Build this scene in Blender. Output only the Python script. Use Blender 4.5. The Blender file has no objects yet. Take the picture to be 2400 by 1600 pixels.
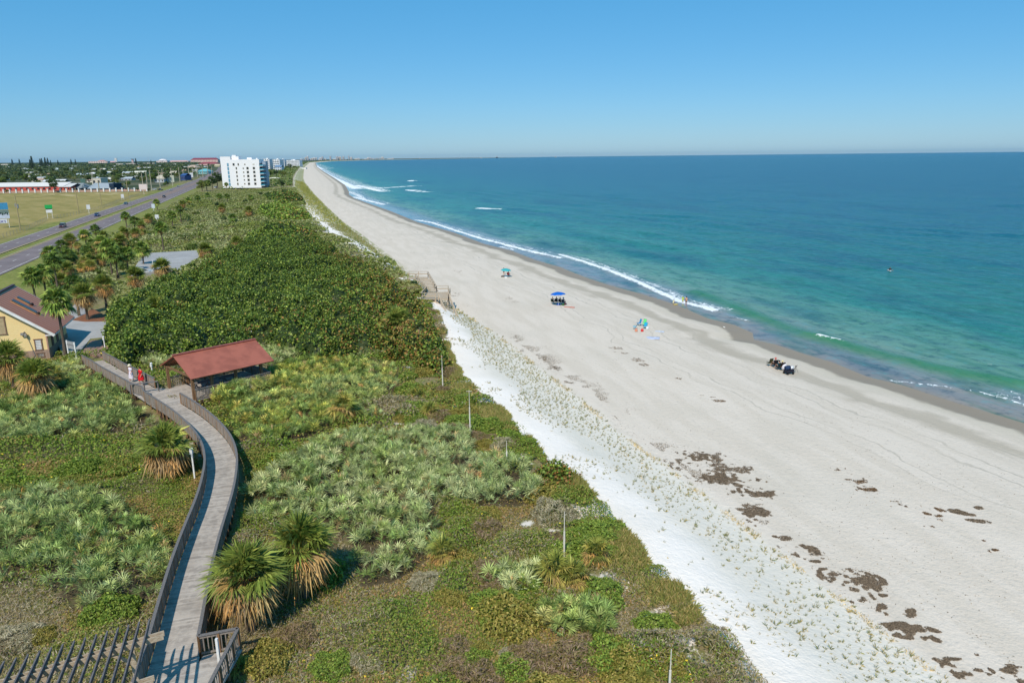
import bpy, bmesh, math, random
import numpy as np
from mathutils import Vector, Matrix
rng = np.random.default_rng(7); random.seed(7)
scene = bpy.context.scene
COL = scene.collection
# ------------------------------------------------------------------ camera frame (used to lay the site out on the ground)
F = 1700.0; PITCH = math.atan(432/1700.0); ROLL = 0.0105; CZ = 27.5
cp, sp = math.cos(PITCH), math.sin(PITCH); cr, sr = math.cos(ROLL), math.sin(ROLL)
FW = np.array([0, cp, -sp]); UP0 = np.array([0, sp, cp]); RT0 = np.array([1., 0, 0])
RT = RT0*cr - UP0*sr; UP = RT0*sr + UP0*cr
def P(px, py, z=0.0):
    d = FW*F + RT*(px-1200) - UP*(py-800); t = (z-CZ)/d[2]; return d[0]*t, d[1]*t
def proj(x, y, z):
    v = np.array([x, y, z-CZ]); return 1200+F*(v@RT)/(v@FW), 800-F*(v@UP)/(v@FW)
def height_for(x, y, z0, pytop):
    lo, hi = z0, z0+80
    for _ in range(40):
        m = (lo+hi)/2
        if proj(x, y, m)[1] > pytop: lo = m
        else: hi = m
    return lo-z0
TH = math.radians(15.45)
SU = np.array([-math.sin(TH), math.cos(TH)]); SV = np.array([math.cos(TH), math.sin(TH)])
def uv2xy(u, v): return SU[0]*u+SV[0]*v, SU[1]*u+SV[1]*v
def xy2uv(x, y): return x*SU[0]+y*SU[1], x*SV[0]+y*SV[1]
# shore lines (along-shore u, cross-shore v)
Wp = [(-300,84),(-60,77),(20,73),(55,70.7),(62,69.4),(69,68.7),(73,67.2),(80,67.5),(85,66.6),(91,66.0),(94,64.6),(98,67),(104,67.4),(110,65.8),(122,66.4),(134,65.1),(146,62.9),(159,61.8),(176,61.6),(189,59.6),(212,58.9),(232,55.2),(270,53.3),(324,46.8),(397,43.3),(469,38.2),(542,33.3),(600,33),(654,36),(819,41.5),(1103,42.4),(1676,42.3),(2838,47),(6000,90),(9000,320),(12000,1000),(15000,2100),(20000,4500),(60000,20000)]
Tp = [(-300,36),(-60,31),(20,29.6),(34,29),(48,28.3),(63,27.4),(72,27.4),(81,27.0),(90,26.6),(102,26.1),(107,25.8),(128,23.6),(166,21.3),(201,19.3),(264,16.2),(311,13.2),(424,9.4),(609,4.5),(886,-2),(1100,-4),(2457,-1),(6000,45),(9000,275),(12000,955),(15000,2055),(20000,4455),(60000,19900)]
Ep = [(-300,20),(-60,18.5),(25,18.2),(38,18.0),(45,17.9),(55,16.6),(67,15.9),(75,15.0),(82,14.8),(94,16.5),(107,18.2),(122,18.9),(140,19.3),(155,18.2),(180,15.6),(196,14.0),(233,10.0),(249,6.2),(284,3.2),(375,-1.1),(512,-4.5),(674,-9),(983,-13),(1485,-13),(2457,-10),(6000,36),(9000,266),(12000,946),(15000,2046),(20000,4440),(60000,19880)]
Np = [(-400,-40),(-100,-54),(50,-62),(192,-69.6),(319,-76.6),(409,-81.7),(566,-89.8),(750,-99.5),(1100,-121),(2000,-190),(5000,-480),(60000,-9000)]
def lin(p):
    a = np.array(p, float); return lambda u: np.interp(u, a[:,0], a[:,1])
Wv, Tv, Ev, Nv = lin(Wp), lin(Tp), lin(Ep), lin(Np)
def hash2(ix, iy, seed):
    n = (ix.astype(np.int64)*374761393 + iy.astype(np.int64)*668265263 + seed*1442695041) & 0xffffffff
    n = ((n ^ (n >> 13))*1274126177) & 0xffffffff
    return ((n ^ (n >> 16)) & 0xffffff)/float(0xffffff)
def vnoise(x, y, s=1.0, seed=0):
    x = np.asarray(x, float)/s; y = np.asarray(y, float)/s
    ix = np.floor(x); iy = np.floor(y); fx = x-ix; fy = y-iy
    fx = fx*fx*(3-2*fx); fy = fy*fy*(3-2*fy)
    a = hash2(ix, iy, seed); b = hash2(ix+1, iy, seed); c = hash2(ix, iy+1, seed); d = hash2(ix+1, iy+1, seed)
    return (a*(1-fx)+b*fx)*(1-fy)+(c*(1-fx)+d*fx)*fy
def fbm(x, y, s, seed=0, o=3):
    t = 0; a = 1; n = 0
    for k in range(o):
        t = t+a*vnoise(x, y, s/2**k, seed+k*17); n += a; a *= .5
    return t/n
def sstep(a, b, x):
    t = np.clip((x-a)/(b-a), 0, 1); return t*t*(3-2*t)
def zone(u, v):
    W, T, Ee = Wv(u), Tv(u), Ev(u)
    return np.where(v > W, 2+(v-W)/40., np.where(v > T, 1+(v-T)/(W-T), np.where(v > Ee, (v-Ee)/(T-Ee), (v-Ee)/50.)))
def terr_uv(u, v):
    u = np.asarray(u, float); v = np.asarray(v, float)
    s = zone(u, v); x, y = uv2xy(u, v)
    t = np.clip(s-1, 0, 1)
    beach = 1.55-1.15*sstep(0.35, 1.0, t)-.45*sstep(.8, 1, t)
    zb = np.where(s > 2, -.05-(s-2)*3.0, beach)
    f = np.clip(s, 0, 1)
    near = np.exp(-np.clip(u-160, 0, None)/250)
    dune = 1.55+2.25*(1-(.35*f+.65*sstep(0.0, 1.05, f))) + .18*(fbm(x, y, 2.2, 5)-.5)*np.sin(math.pi*f)
    e = sstep(0, 1.2, np.clip(-s*50, 0, 60)/5)
    land = 3.85+near*1.0*(fbm(x, y, 9, 9)-.5)*e*(1-sstep(34, 50, -v))
    land = land-1.75*sstep(16, 58, -v-0*u)*1.0
    z = np.where(s > 1, zb, np.where(s > 0, dune, land))
    return z
def terr(x, y):
    return terr_uv(*xy2uv(np.asarray(x, float), np.asarray(y, float)))
def tz(x, y): return float(terr(np.array([x]), np.array([y]))[0])
def PG(px, py, dz=0.0):
    z = 3.0
    for _ in range(12):
        x, y = P(px, py, z+dz); z = tz(x, y)
    return x, y, z
# ------------------------------------------------------------------ helpers
def L(r, g, b):
    f = lambda c: (c/255/12.92 if c/255 <= .04045 else ((c/255+.055)/1.055)**2.4)
    return (f(r), f(g), f(b), 1)
def tag(o, label=None, cat=None, group=None, kind=None):
    if label: o['label'] = label
    if cat: o['category'] = cat
    if group: o['group'] = group
    if kind: o['kind'] = kind
    return o
def thing(name, label, cat, loc=(0,0,0), rz=0, group=None):
    o = bpy.data.objects.new(name, None); COL.objects.link(o)
    o.location = loc; o.rotation_euler = (0, 0, rz); o.empty_display_size = .3
    return tag(o, label, cat, group)
def copy_tree(o, parent=None):
    c = o.copy(); COL.objects.link(c); c.parent = parent
    for ch in list(o.children): copy_tree(ch, c)
    return c
def obj(name, me, mat=None, parent=None, smooth=False):
    if mat is not None: me.materials.append(mat)
    o = bpy.data.objects.new(name, me); COL.objects.link(o); o.parent = parent
    if smooth: me.polygons.foreach_set('use_smooth', [True]*len(me.polygons))
    return o
class MB:
    def __init__(s, origin=(0,0,0)): s.v = []; s.f = []; s.o = Vector(origin)
    def quadbox(s, c):
        n = len(s.v); s.v += [tuple(Vector(p)-s.o) for p in c]
        s.f += [(n,n+3,n+2,n+1),(n+4,n+5,n+6,n+7),(n,n+1,n+5,n+4),(n+1,n+2,n+6,n+5),(n+2,n+3,n+7,n+6),(n+3,n,n+4,n+7)]
    def box(s, cx, cy, cz, sx, sy, sz, rz=0.0):
        a, b = math.cos(rz), math.sin(rz); c = []
        for dz in (-.5, .5):
            for dx, dy in ((-.5,-.5),(.5,-.5),(.5,.5),(-.5,.5)):
                x, y = dx*sx, dy*sy; c.append((cx+x*a-y*b, cy+x*b+y*a, cz+dz*sz))
        s.quadbox(c); return s
    def beam(s, p0, p1, w, h, up=(0,0,1)):
        p0 = Vector(p0); p1 = Vector(p1); d = (p1-p0).normalized(); sd = d.cross(Vector(up))
        if sd.length < 1e-4: sd = Vector((1,0,0))
        sd.normalize(); uu = sd.cross(d).normalized()
        c = []
        for p in (p0, p1):
            for a, b in ((-.5,-.5),(.5,-.5),(.5,.5),(-.5,.5)): c.append(p+sd*a*w+uu*b*h)
        s.quadbox(c); return s
    def tube(s, p0, p1, r0, r1=None, n=8, cap=True):
        r1 = r0 if r1 is None else r1
        p0 = Vector(p0); p1 = Vector(p1); d = (p1-p0).normalized()
        a = d.orthogonal().normalized(); b = d.cross(a); k = len(s.v)
        for p, r in ((p0, r0), (p1, r1)):
            for i in range(n):
                t = 2*math.pi*i/n; s.v.append(tuple(p+a*math.cos(t)*r+b*math.sin(t)*r-s.o))
        for i in range(n): j = (i+1) % n; s.f.append((k+i, k+j, k+n+j, k+n+i))
        if cap: s.f.append(tuple(k+n+i for i in range(n))); s.f.append(tuple(k+n-1-i for i in range(n)))
        return s
    def path(s, pts, r, n=6):
        for i in range(len(pts)-1): s.tube(pts[i], pts[i+1], r, r, n)
        return s
    def lathe(s, prof, n=16, c=(0,0,0)):
        k = len(s.v)
        for r, z in prof:
            for i in range(n):
                t = 2*math.pi*i/n; s.v.append((c[0]+r*math.cos(t)-s.o.x, c[1]+r*math.sin(t)-s.o.y, c[2]+z-s.o.z))
        for q in range(len(prof)-1):
            for i in range(n):
                j = (i+1) % n; s.f.append((k+q*n+i, k+q*n+j, k+(q+1)*n+j, k+(q+1)*n+i))
        return s
    def poly(s, pts):
        k = len(s.v); s.v += [tuple(Vector(p)-s.o) for p in pts]; s.f.append(tuple(range(k, k+len(pts)))); return s
    def slab(s, pts, th):   # thick polygon, pts = top face
        n = len(pts); k = len(s.v); P0 = [Vector(p)-s.o for p in pts]
        nor = Vector((0,0,0))
        for i in range(n):
            a, b = P0[i], P0[(i+1) % n]; nor += a.cross(b)
        nor.normalize()
        s.v += [tuple(p) for p in P0]+[tuple(p-nor*th) for p in P0]
        s.f.append(tuple(range(k, k+n))); s.f.append(tuple(range(k+2*n-1, k+n-1, -1)))
        for i in range(n): j = (i+1) % n; s.f.append((k+i, k+n+i, k+n+j, k+j))
        return s
    def ball(s, c, r, n=10, m=6, sq=(1,1,1)):
        prof = [(max(.001, math.sin(math.pi*i/m)), -math.cos(math.pi*i/m)) for i in range(m+1)]
        k = len(s.v); s.lathe(prof, n)
        for i in range(k, len(s.v)):
            x, y, z = Vector(s.v[i])+s.o; s.v[i] = (c[0]+x*r*sq[0]-s.o.x, c[1]+y*r*sq[1]-s.o.y, c[2]+z*r*sq[2]-s.o.z)
        return s
    def build(s, name, mat, parent=None, smooth=False, bevel=0):
        me = bpy.data.meshes.new(name); me.from_pydata(s.v, [], s.f); me.update()
        o = obj(name, me, mat, parent, smooth)
        if bevel:
            m = o.modifiers.new('b', 'BEVEL'); m.width = bevel; m.segments = 1; m.limit_method = 'ANGLE'
        return o
def np_mesh(name, V, nv=4, tint=None, mat=None, parent=None, faces=None, smooth=False):
    """V (N,3); faces implicit groups of nv unless given"""
    me = bpy.data.meshes.new(name); V = np.asarray(V, np.float32)
    me.vertices.add(len(V)); me.vertices.foreach_set('co', V.ravel())
    if faces is None: faces = np.arange(len(V), dtype=np.int32).reshape(-1, nv)
    faces = np.asarray(faces, np.int32); k = faces.shape[1]
    me.loops.add(faces.size); me.loops.foreach_set('vertex_index', faces.ravel())
    me.polygons.add(len(faces)); me.polygons.foreach_set('loop_start', np.arange(0, faces.size, k, dtype=np.int32))
    me.polygons.foreach_set('loop_total', np.full(len(faces), k, np.int32))
    if smooth: me.polygons.foreach_set('use_smooth', np.ones(len(faces), bool))
    me.update(calc_edges=True)
    if tint is not None:
        a = me.attributes.new('tint', 'FLOAT_COLOR', 'POINT')
        t = np.ones((len(V), 4), np.float32); t[:, :3] = tint; a.data.foreach_set('color', t.ravel())
    return obj(name, me, mat, parent)
def attr_f(o, name, arr):
    a = o.data.attributes.new(name, 'FLOAT', 'POINT'); a.data.foreach_set('value', np.asarray(arr, np.float32).ravel())
# ------------------------------------------------------------------ node materials
class NT:
    def __init__(s, name):
        s.m = bpy.data.materials.new(name); s.m.use_nodes = True; s.t = s.m.node_tree; s.n = s.t.nodes; s.n.clear()
        s.out = s.n.new('ShaderNodeOutputMaterial'); s.b = s.n.new('ShaderNodeBsdfPrincipled'); s.t.links.new(s.b.outputs[0], s.out.inputs[0])
    def l(s, a, b): s.t.links.new(a, b)
    def set(s, sock, v):
        if hasattr(v, 'is_linked') or isinstance(v, bpy.types.NodeSocket): s.l(v, sock)
        else: sock.default_value = v
    def math(s, op, a, b=0.0, c=None, clamp=False):
        n = s.n.new('ShaderNodeMath'); n.operation = op; n.use_clamp = clamp
        s.set(n.inputs[0], a); s.set(n.inputs[1], b)
        if c is not None: s.set(n.inputs[2], c)
        return n.outputs[0]
    def mix(s, f, a, b, mode='MIX'):
        n = s.n.new('ShaderNodeMix'); n.data_type = 'RGBA'; n.blend_type = mode
        s.set(n.inputs[0], f); s.set(n.inputs[6], a); s.set(n.inputs[7], b); return n.outputs[2]
    def ramp(s, f, stops, interp='LINEAR'):
        n = s.n.new('ShaderNodeValToRGB'); n.color_ramp.interpolation = interp; e = n.color_ramp.elements
        while len(e) < len(stops): e.new(.5)
        for i, (p, c) in enumerate(stops): e[i].position = p; e[i].color = c if len(c) == 4 else (*c, 1)
        s.l(f, n.inputs[0]); return n.outputs[0]
    def mr(s, v, a, b, c=0.0, d=1.0, sm=True):
        n = s.n.new('ShaderNodeMapRange'); n.interpolation_type = 'SMOOTHSTEP' if sm else 'LINEAR'
        s.set(n.inputs[0], v); n.inputs[1].default_value = a; n.inputs[2].default_value = b; n.inputs[3].default_value = c; n.inputs[4].default_value = d
        return n.outputs[0]
    def coord(s, kind='Object', scale=(1,1,1), rot=(0,0,0)):
        t = s.n.new('ShaderNodeTexCoord'); m = s.n.new('ShaderNodeMapping'); s.l(t.outputs[kind], m.inputs[0])
        m.inputs['Scale'].default_value = scale; m.inputs['Rotation'].default_value = rot; return m.outputs[0]
    def noise(s, vec, sc, det=3, rough=.55, dist=0.0):
        n = s.n.new('ShaderNodeTexNoise'); s.l(vec, n.inputs['Vector']); n.inputs['Scale'].default_value = sc
        n.inputs['Detail'].default_value = det; n.inputs['Roughness'].default_value = rough; n.inputs['Distortion'].default_value = dist; return n.outputs[0]
    def attr(s, name, out='Fac'):
        n = s.n.new('ShaderNodeAttribute'); n.attribute_name = name; return n.outputs[out]
    def bump(s, h, strength=.5, dist=.05):
        n = s.n.new('ShaderNodeBump'); n.inputs['Strength'].default_value = strength; n.inputs['Distance'].default_value = dist
        s.l(h, n.inputs['Height']); s.l(n.outputs[0], s.b.inputs['Normal']); return n
    def base(s, c): s.set(s.b.inputs['Base Color'], c)
    def p(s, **k):
        for a, v in k.items(): s.set(s.b.inputs[{'rough':'Roughness','metal':'Metallic','spec':'Specular IOR Level','ior':'IOR','coat':'Coat Weight','alpha':'Alpha'}[a]], v)
        return s
def plain(name, c, c2=None, sc=3.0, rough=.7, spec=.3, metal=0, bump=0, stretch=(1,1,1), bd=.01, coat=0):
    t = NT(name); v = t.coord('Object', stretch)
    c2 = c2 or tuple(x*.8 for x in c[:3])+(1,)
    n = t.noise(v, sc, 4); n2 = t.noise(v, sc*7, 3)
    f = t.math('ADD', t.math('MULTIPLY', n, .65), t.math('MULTIPLY', n2, .35))
    t.base(t.mix(t.mr(f, .35, .65), c, c2)); t.p(rough=rough, spec=spec, metal=metal, coat=coat)
    if bump: t.bump(n2, bump, bd)
    return t.m
def foliage(name, trans=.22, rough=.55, spec=.25, gain=1.6):
    t = NT(name); c = t.mix(1.0, t.attr('tint', 'Color'), (gain*1.08, gain*.98, gain*.80, 1), 'MULTIPLY'); t.base(c); t.p(rough=rough, spec=spec)
    tr = t.n.new('ShaderNodeBsdfTranslucent'); t.l(t.mix(1.0, c, (.95,1,.6,1), 'MULTIPLY'), tr.inputs[0])
    m = t.n.new('ShaderNodeMixShader'); m.inputs[0].default_value = trans
    t.l(t.b.outputs[0], m.inputs[1]); t.l(tr.outputs[0], m.inputs[2]); t.l(m.outputs[0], t.out.inputs[0]); return t.m
def wood(name, c1, c2, axis='x', sc=1.0):
    st = {'x': (1.2,14,14), 'y': (14,1.2,14), 'z': (14,14,1.2)}[axis]
    return plain(name, c1, c2, sc*1.2, .85, .2, 0, .5, st, .004)
M = {}
M['leaf'] = foliage('leaf_green'); M['frond'] = foliage('palm_frond', .18, .5, .25, 1.38); M['fan'] = foliage('palmetto_fan', .2, .5, .25, 1.42); M['gleaf'] = foliage('grape_leaf', .15, .5, .3, 1.36); M['grass'] = foliage('grass_blade', .25, .7, .15, 1.3)
M['bark'] = plain('bark', L(120,108,95), L(80,70,60), 5, .9, .1, 0, .8, (3,3,1), .03)
M['wgrey'] = wood('weathered_grey_wood', L(158,148,138), L(122,112,102), 'z')
M['rail'] = wood('rail_wood', L(128,124,122), L(100,95,92), 'z')
M['brownwood'] = wood('brown_wood', L(150,116,84), L(100,76,56), 'z')
M['tanwood'] = wood('tan_wood', L(196,180,158), L(160,142,120), 'x')
M['darkwood'] = wood('dark_wood', L(84,66,54), L(58,46,38), 'z')
M['white'] = plain('white_paint', L(232,232,230), L(215,214,210), 2, .5, .4)
M['offwhite'] = plain('offwhite', L(225,218,205), L(205,198,184), 1, .7)
M['concrete'] = plain('concrete', L(190,186,178), L(165,160,152), 1.2, .9)
M['black'] = plain('black_paint', L(28,28,30), L(16,16,18), 4, .6)
M['darkglass'] = plain('dark_glass', (.02,.028,.035,1), (.035,.045,.055,1), .6, .12, .6)
M['tyre'] = plain('tyre_rubber', L(30,30,30), L(22,22,22), 5, .9)
M['chrome'] = plain('metal', L(190,192,195), L(150,152,156), 4, .35, .5, .8)
M['greymetal'] = plain('grey_metal', L(150,154,158), L(120,124,128), 3, .5, .5, .3)
M['skin'] = plain('skin', L(208,158,128), L(190,136,108), 6, .55, .3)
def cmat(key, c, rough=.6, spec=.3, metal=0, coat=0):
    if key not in M: M[key] = plain(key, L(*c), L(*[int(x*.86) for x in c]), 3, rough, spec, metal, 0, (1,1,1), .01, coat)
    return M[key]
def in_poly(x, y, poly):
    x = np.asarray(x); y = np.asarray(y); r = np.zeros(x.shape, bool); n = len(poly)
    for i in range(n):
        x0, y0 = poly[i]; x1, y1 = poly[(i+1) % n]
        if y0 == y1: continue
        c = ((y0 > y) != (y1 > y)) & (x < (x1-x0)*(y-y0)/(y1-y0)+x0); r ^= c
    return r
def edge_dist(x, y, poly):
    d = np.full(np.shape(x), 1e9); n = len(poly)
    for i in range(n):
        x0, y0 = poly[i]; x1, y1 = poly[(i+1) % n]; dx, dy = x1-x0, y1-y0
        t = np.clip(((x-x0)*dx+(y-y0)*dy)/(dx*dx+dy*dy+1e-9), 0, 1)
        d = np.minimum(d, np.hypot(x-x0-t*dx, y-y0-t*dy))
    return d
def line_dist(x, y, pts):
    d = np.full(np.shape(x), 1e9)
    for (x0, y0), (x1, y1) in zip(pts[:-1], pts[1:]):
        dx, dy = x1-x0, y1-y0; t = np.clip(((x-x0)*dx+(y-y0)*dy)/(dx*dx+dy*dy), 0, 1)
        d = np.minimum(d, np.hypot(x-x0-t*dx, y-y0-t*dy))
    return d
def wpoly(pts, z, k=1/.98): return [P(a*k, b*k, z) for a, b in pts]
def scatter(poly, dens):
    a = np.array(poly); x0, y0 = a.min(0); x1, y1 = a.max(0); n = int((x1-x0)*(y1-y0)*dens)
    x = rng.uniform(x0, x1, n); y = rng.uniform(y0, y1, n); m = in_poly(x, y, poly); return x[m], y[m]
HAZE_D = 0.00001
# ------------------------------------------------------------------ world, sun, camera
SUN_EL = math.radians(47); SUN_AZ = math.radians(12)      # light travels towards +Y turned 12 deg to +X
world = bpy.data.worlds.new("World"); scene.world = world; world.use_nodes = True
wn = world.node_tree.nodes; wl = world.node_tree.links; bg = wn['Background']
sky = wn.new('ShaderNodeTexSky'); sky.sky_type = 'NISHITA'; sky.sun_disc = False
sky.sun_elevation = SUN_EL; sky.sun_rotation = math.radians(180)+SUN_AZ
sky.air_density = 1.0; sky.dust_density = .15; sky.ozone_density = 3.0; sky.altitude = 0
hs = wn.new('ShaderNodeHueSaturation'); hs.inputs['Saturation'].default_value = 1.15; hs.inputs['Hue'].default_value = .497; hs.inputs['Value'].default_value = 1.0
mxs = wn.new('ShaderNodeMix'); mxs.data_type = 'RGBA'; mxs.blend_type = 'MULTIPLY'; mxs.inputs[0].default_value = 1; mxs.inputs[7].default_value = (.82,.90,1.10,1)
wl.new(sky.outputs[0], hs.inputs['Color']); wl.new(hs.outputs[0], mxs.inputs[6]); mx2 = wn.new('ShaderNodeMix'); mx2.data_type = 'RGBA'; mx2.inputs[0].default_value = .5; mx2.inputs[7].default_value = (.25,3.9,7.1,1); wl.new(mxs.outputs[2], mx2.inputs[6]); wl.new(mx2.outputs[2], bg.inputs[0]); bg.inputs[1].default_value = .105
sl = bpy.data.lights.new('sun', 'SUN'); sl.energy = 4.15; sl.angle = math.radians(.5); sl.color = (1, .92, .80)
so = bpy.data.objects.new('sun', sl); COL.objects.link(so)
dirv = Vector((math.sin(SUN_AZ)*math.cos(SUN_EL), math.cos(SUN_AZ)*math.cos(SUN_EL), -math.sin(SUN_EL)))
so.rotation_euler = dirv.to_track_quat('-Z', 'Y').to_euler(); so.location = (0, -30, 60)
cam = bpy.data.cameras.new('camera'); co = bpy.data.objects.new('camera', cam); COL.objects.link(co); scene.camera = co
cam.sensor_width = 36; cam.lens = 36*F/2400; cam.clip_end = 200000; cam.clip_start = .5
m = Matrix.Identity(4)
for i in range(3): m[i][0] = RT[i]; m[i][1] = UP[i]; m[i][2] = -FW[i]
m[2][3] = CZ; co.matrix_world = m
scene.view_settings.view_transform = 'Standard'; scene.view_settings.look = 'None'; scene.view_settings.exposure = 0; scene.view_settings.gamma = 1
scene.render.engine = 'CYCLES'
# ------------------------------------------------------------------ ground sheet
def prog(a, b, s0, g):
    r = [a]; s = s0
    while r[-1] < b: r.append(r[-1]+s); s *= g
    return r
us = np.array(list(np.arange(-260, 16, 6.0))+list(np.arange(16, 130, .7))+prog(130, 45000, .8, 1.018))
offs = [-30000,-14000,-7000,-4000,-2500,-1700,-1200,-900,-700,-550,-450,-380,-320,-270,-230,-200,-180]+list(np.arange(-165, -75, 5.))+list(np.arange(-75, 0, .8))
def sheet(us, fn):
    rows = [fn(u) for u in us]; return np.array(rows)
rowsv = []
for u in us:
    E_, T_, W_ = float(Ev(u)), float(Tv(u)), float(Wv(u))
    rowsv.append(np.concatenate([E_+np.array(offs), np.linspace(E_, T_, 26), np.linspace(T_, W_, 60)[1:], W_+np.array([1,2,4,8,15,30,60,200])]))
VV = np.array(rowsv); UU = np.repeat(us[:, None], VV.shape[1], 1)
XX, YY = uv2xy(UU, VV); ZZ = terr_uv(UU, VV)
nr, nc = VV.shape
idx = np.arange(nr*nc).reshape(nr, nc)
fc = np.stack([idx[:-1,:-1], idx[:-1,1:], idx[1:,1:], idx[1:,:-1]], -1).reshape(-1, 4)
def ground_material():
    t = NT('ground_mix'); v = t.coord('Object')
    s = t.attr('zone'); dw = t.attr('dwater'); fld = t.attr('field'); grs = t.attr('lawn'); pal = t.attr('litter')
    nA = t.noise(v, .9, 5, .6); nB = t.noise(v, 6, 4); nC = t.noise(v, .12, 4); nD = t.noise(v, 30, 3)
    wob = t.math('MULTIPLY', t.math('SUBTRACT', nA, .5), .12)
    # white dune sand
    white = t.mix(t.mr(nC, .35, .65), (.99,.885,.79,1), (.91,.81,.71,1))
    white = t.mix(t.math('MULTIPLY', t.mr(nB, .55, .75), .25), white, (.66,.63,.58,1))
    white = t.mix(t.math('MULTIPLY', t.mr(t.math('ADD', s, t.math('MULTIPLY', t.math('SUBTRACT', nC, .5), .5)), .25, .55), .8), white, t.mix(nB, L(232,223,208), L(214,203,185)))
    # beach sand
    vs = t.coord('Object', (1,1,1), (0,0,-TH)); vm = t.n.new('ShaderNodeMapping'); t.l(vs, vm.inputs[0]); vm.inputs['Scale'].default_value = (1,.16,1)
    st = t.noise(vm.outputs[0], .5, 5, .6)
    beach = t.mix(t.mr(st, .38, .62), L(212,198,181), L(220,206,190))
    beach = t.mix(t.math('MULTIPLY', t.mr(nD, .56, .72), .35), beach, L(170,160,148))
    dwn = t.math('ADD', dw, t.math('MULTIPLY', t.math('SUBTRACT', nC, .5), 9.0))
    dwn = t.math('ADD', dwn, t.math('MULTIPLY', t.math('SUBTRACT', st, .5), 4.0))
    band = t.math('MULTIPLY', t.mr(dwn, 7.5, 9.5), t.mr(dwn, 14, 10.5))
    beach = t.mix(t.math('MULTIPLY', band, .8), beach, L(178,166,148))
    for o_, w_ in ((15.5,.2),(17.3,.2),(11.2,.25),(22.4,.17),(24.2,.17)):
        tr_ = t.mr(t.math('ABSOLUTE', t.math('SUBTRACT', t.math('ADD', dw, t.math('MULTIPLY', t.math('SUBTRACT', nC, .5), 5.0)), o_)), w_, w_*.4)
        beach = t.mix(t.math('MULTIPLY', tr_, t.mr(st, .42, .6, .15, .6)), beach, L(176,166,150))
    fp = t.noise(v, 3.2, 4, .6); beach = t.mix(t.math('MULTIPLY', t.mr(fp, .56, .66), .28), beach, L(170,160,146)); beach = t.mix(t.math('MULTIPLY', t.mr(t.noise(v, .06, 4), .52, .7), .3), beach, L(196,186,170))
    dd = t.math('ADD', dw, t.math('MULTIPLY', t.math('SUBTRACT', nA, .5), .8))
    dd = t.math('ADD', dd, t.math('MULTIPLY', t.math('SUBTRACT', nC, .5), 5.0))
    wet = t.mr(dd, 4.6, 3.4)
    beach = t.mix(t.mr(dw, 9, 2), beach, L(200,188,168))
    beach = t.mix(wet, beach, L(152,136,116))
    # scrub soil
    soil = t.mix(t.mr(nA, .4, .6), L(136,122,88), L(112,116,62)); soil = t.mix(t.mr(nB, .5, .7), soil, L(160,146,118))
    sandp = t.math('MULTIPLY', t.mr(t.noise(v, .28, 5, .65), .60, .66), t.mr(t.math('ADD', s, t.math('MULTIPLY', nC, .1)), -.42, -.1))
    soil = t.mix(sandp, soil, (.66,.63,.58,1)); soil = t.mix(t.mr(t.math('ADD', t.attr('sandspot'), t.math('MULTIPLY', t.math('SUBTRACT', nA, .5), .8)), .42, .85), soil, (.74,.67,.58,1))
    soil = t.mix(pal, soil, L(84,74,56))
    g1 = t.mix(t.mr(nC, .4, .6), L(128,134,66), L(108,116,54)); g1 = t.mix(t.mr(nA, .45, .65), g1, L(146,140,84))
    va = t.coord('Object', (1,1,1), (0,0,.9)); vb = t.n.new('ShaderNodeMapping'); t.l(va, vb.inputs[0]); vb.inputs['Scale'].default_value = (.25,1,1)
    f1 = t.mix(t.mr(t.noise(vb.outputs[0], .12, 6, .65), .38, .6), L(160,143,90), L(142,131,76)); f1 = t.mix(t.math('MULTIPLY',t.mr(t.noise(vb.outputs[0], .05, 6, .6), .58, .66),.8), f1, L(184,166,122))
    soil = t.mix(grs, soil, g1); soil = t.mix(fld, soil, f1)
    far = t.attr('farland'); soil = t.mix(far, soil, t.mix(t.mr(t.noise(v, .01, 5), .4, .6), L(62,74,48), L(98,98,76)))
    sw = t.math('ADD', s, t.math('ADD', t.math('MULTIPLY', wob, 2.2), t.math('MULTIPLY', t.math('SUBTRACT', t.noise(v, .35, 3), .5), .30)))
    c = t.mix(t.mr(sw, -.012, .012), soil, white)
    c = t.mix(t.mr(t.math('ADD', s, t.math('MULTIPLY', wob, .6)), .965, 1.03), c, beach)
    # far dune face overgrown with grass
    dg = t.math('MULTIPLY', t.attr('dgrass'), t.mr(t.noise(vm.outputs[0], 1.1, 4), .38, .5))
    c = t.mix(dg, c, t.mix(nA, L(150,150,92), L(128,132,76)))
    t.base(c); t.p(rough=t.math('SUBTRACT', .95, t.math('MULTIPLY', wet, .35)), spec=t.math('ADD', .12, t.math('MULTIPLY', wet, .3)))
    dry = t.math('SUBTRACT', 1.0, wet)
    h = t.math('MULTIPLY', t.math('ADD', nB, t.math('MULTIPLY', t.noise(v, 2.2, 3), 1.6)), dry)
    t.bump(h, .42, .11); return t.m
gx, gy = XX.ravel(), YY.ravel(); gu, gv = UU.ravel(), VV.ravel(); gs = zone(gu, gv)
ground = np_mesh('ground', np.stack([gx, gy, ZZ.ravel()], 1), faces=fc, mat=ground_material(), smooth=True); tag(ground, kind='structure')
attr_f(ground, 'zone', gs); attr_f(ground, 'dwater', Wv(gu)-gv)
wp = lambda L_, z=2.15: [P(a, b, z) for a, b in L_]
field_poly = wp([(-500,458),(0,453),(330,449),(350,452),(330,462),(270,482),(240,492),(180,512),(110,524),(50,546),(0,562),(-500,700)])
lawn_poly = wp([(-400,800),(0,655),(60,640),(150,600),(185,620),(175,660),(160,700),(120,720),(60,700),(0,720),(-400,1000)], 2.8)
yard_poly = wp([(170,690),(240,650),(260,720),(240,770),(165,765),(150,740)], 3.1)
gN = Nv(gu); dN = gv-gN     # 0 at near outer edge of road
field = in_poly(gx, gy, field_poly).astype(float)
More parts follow.
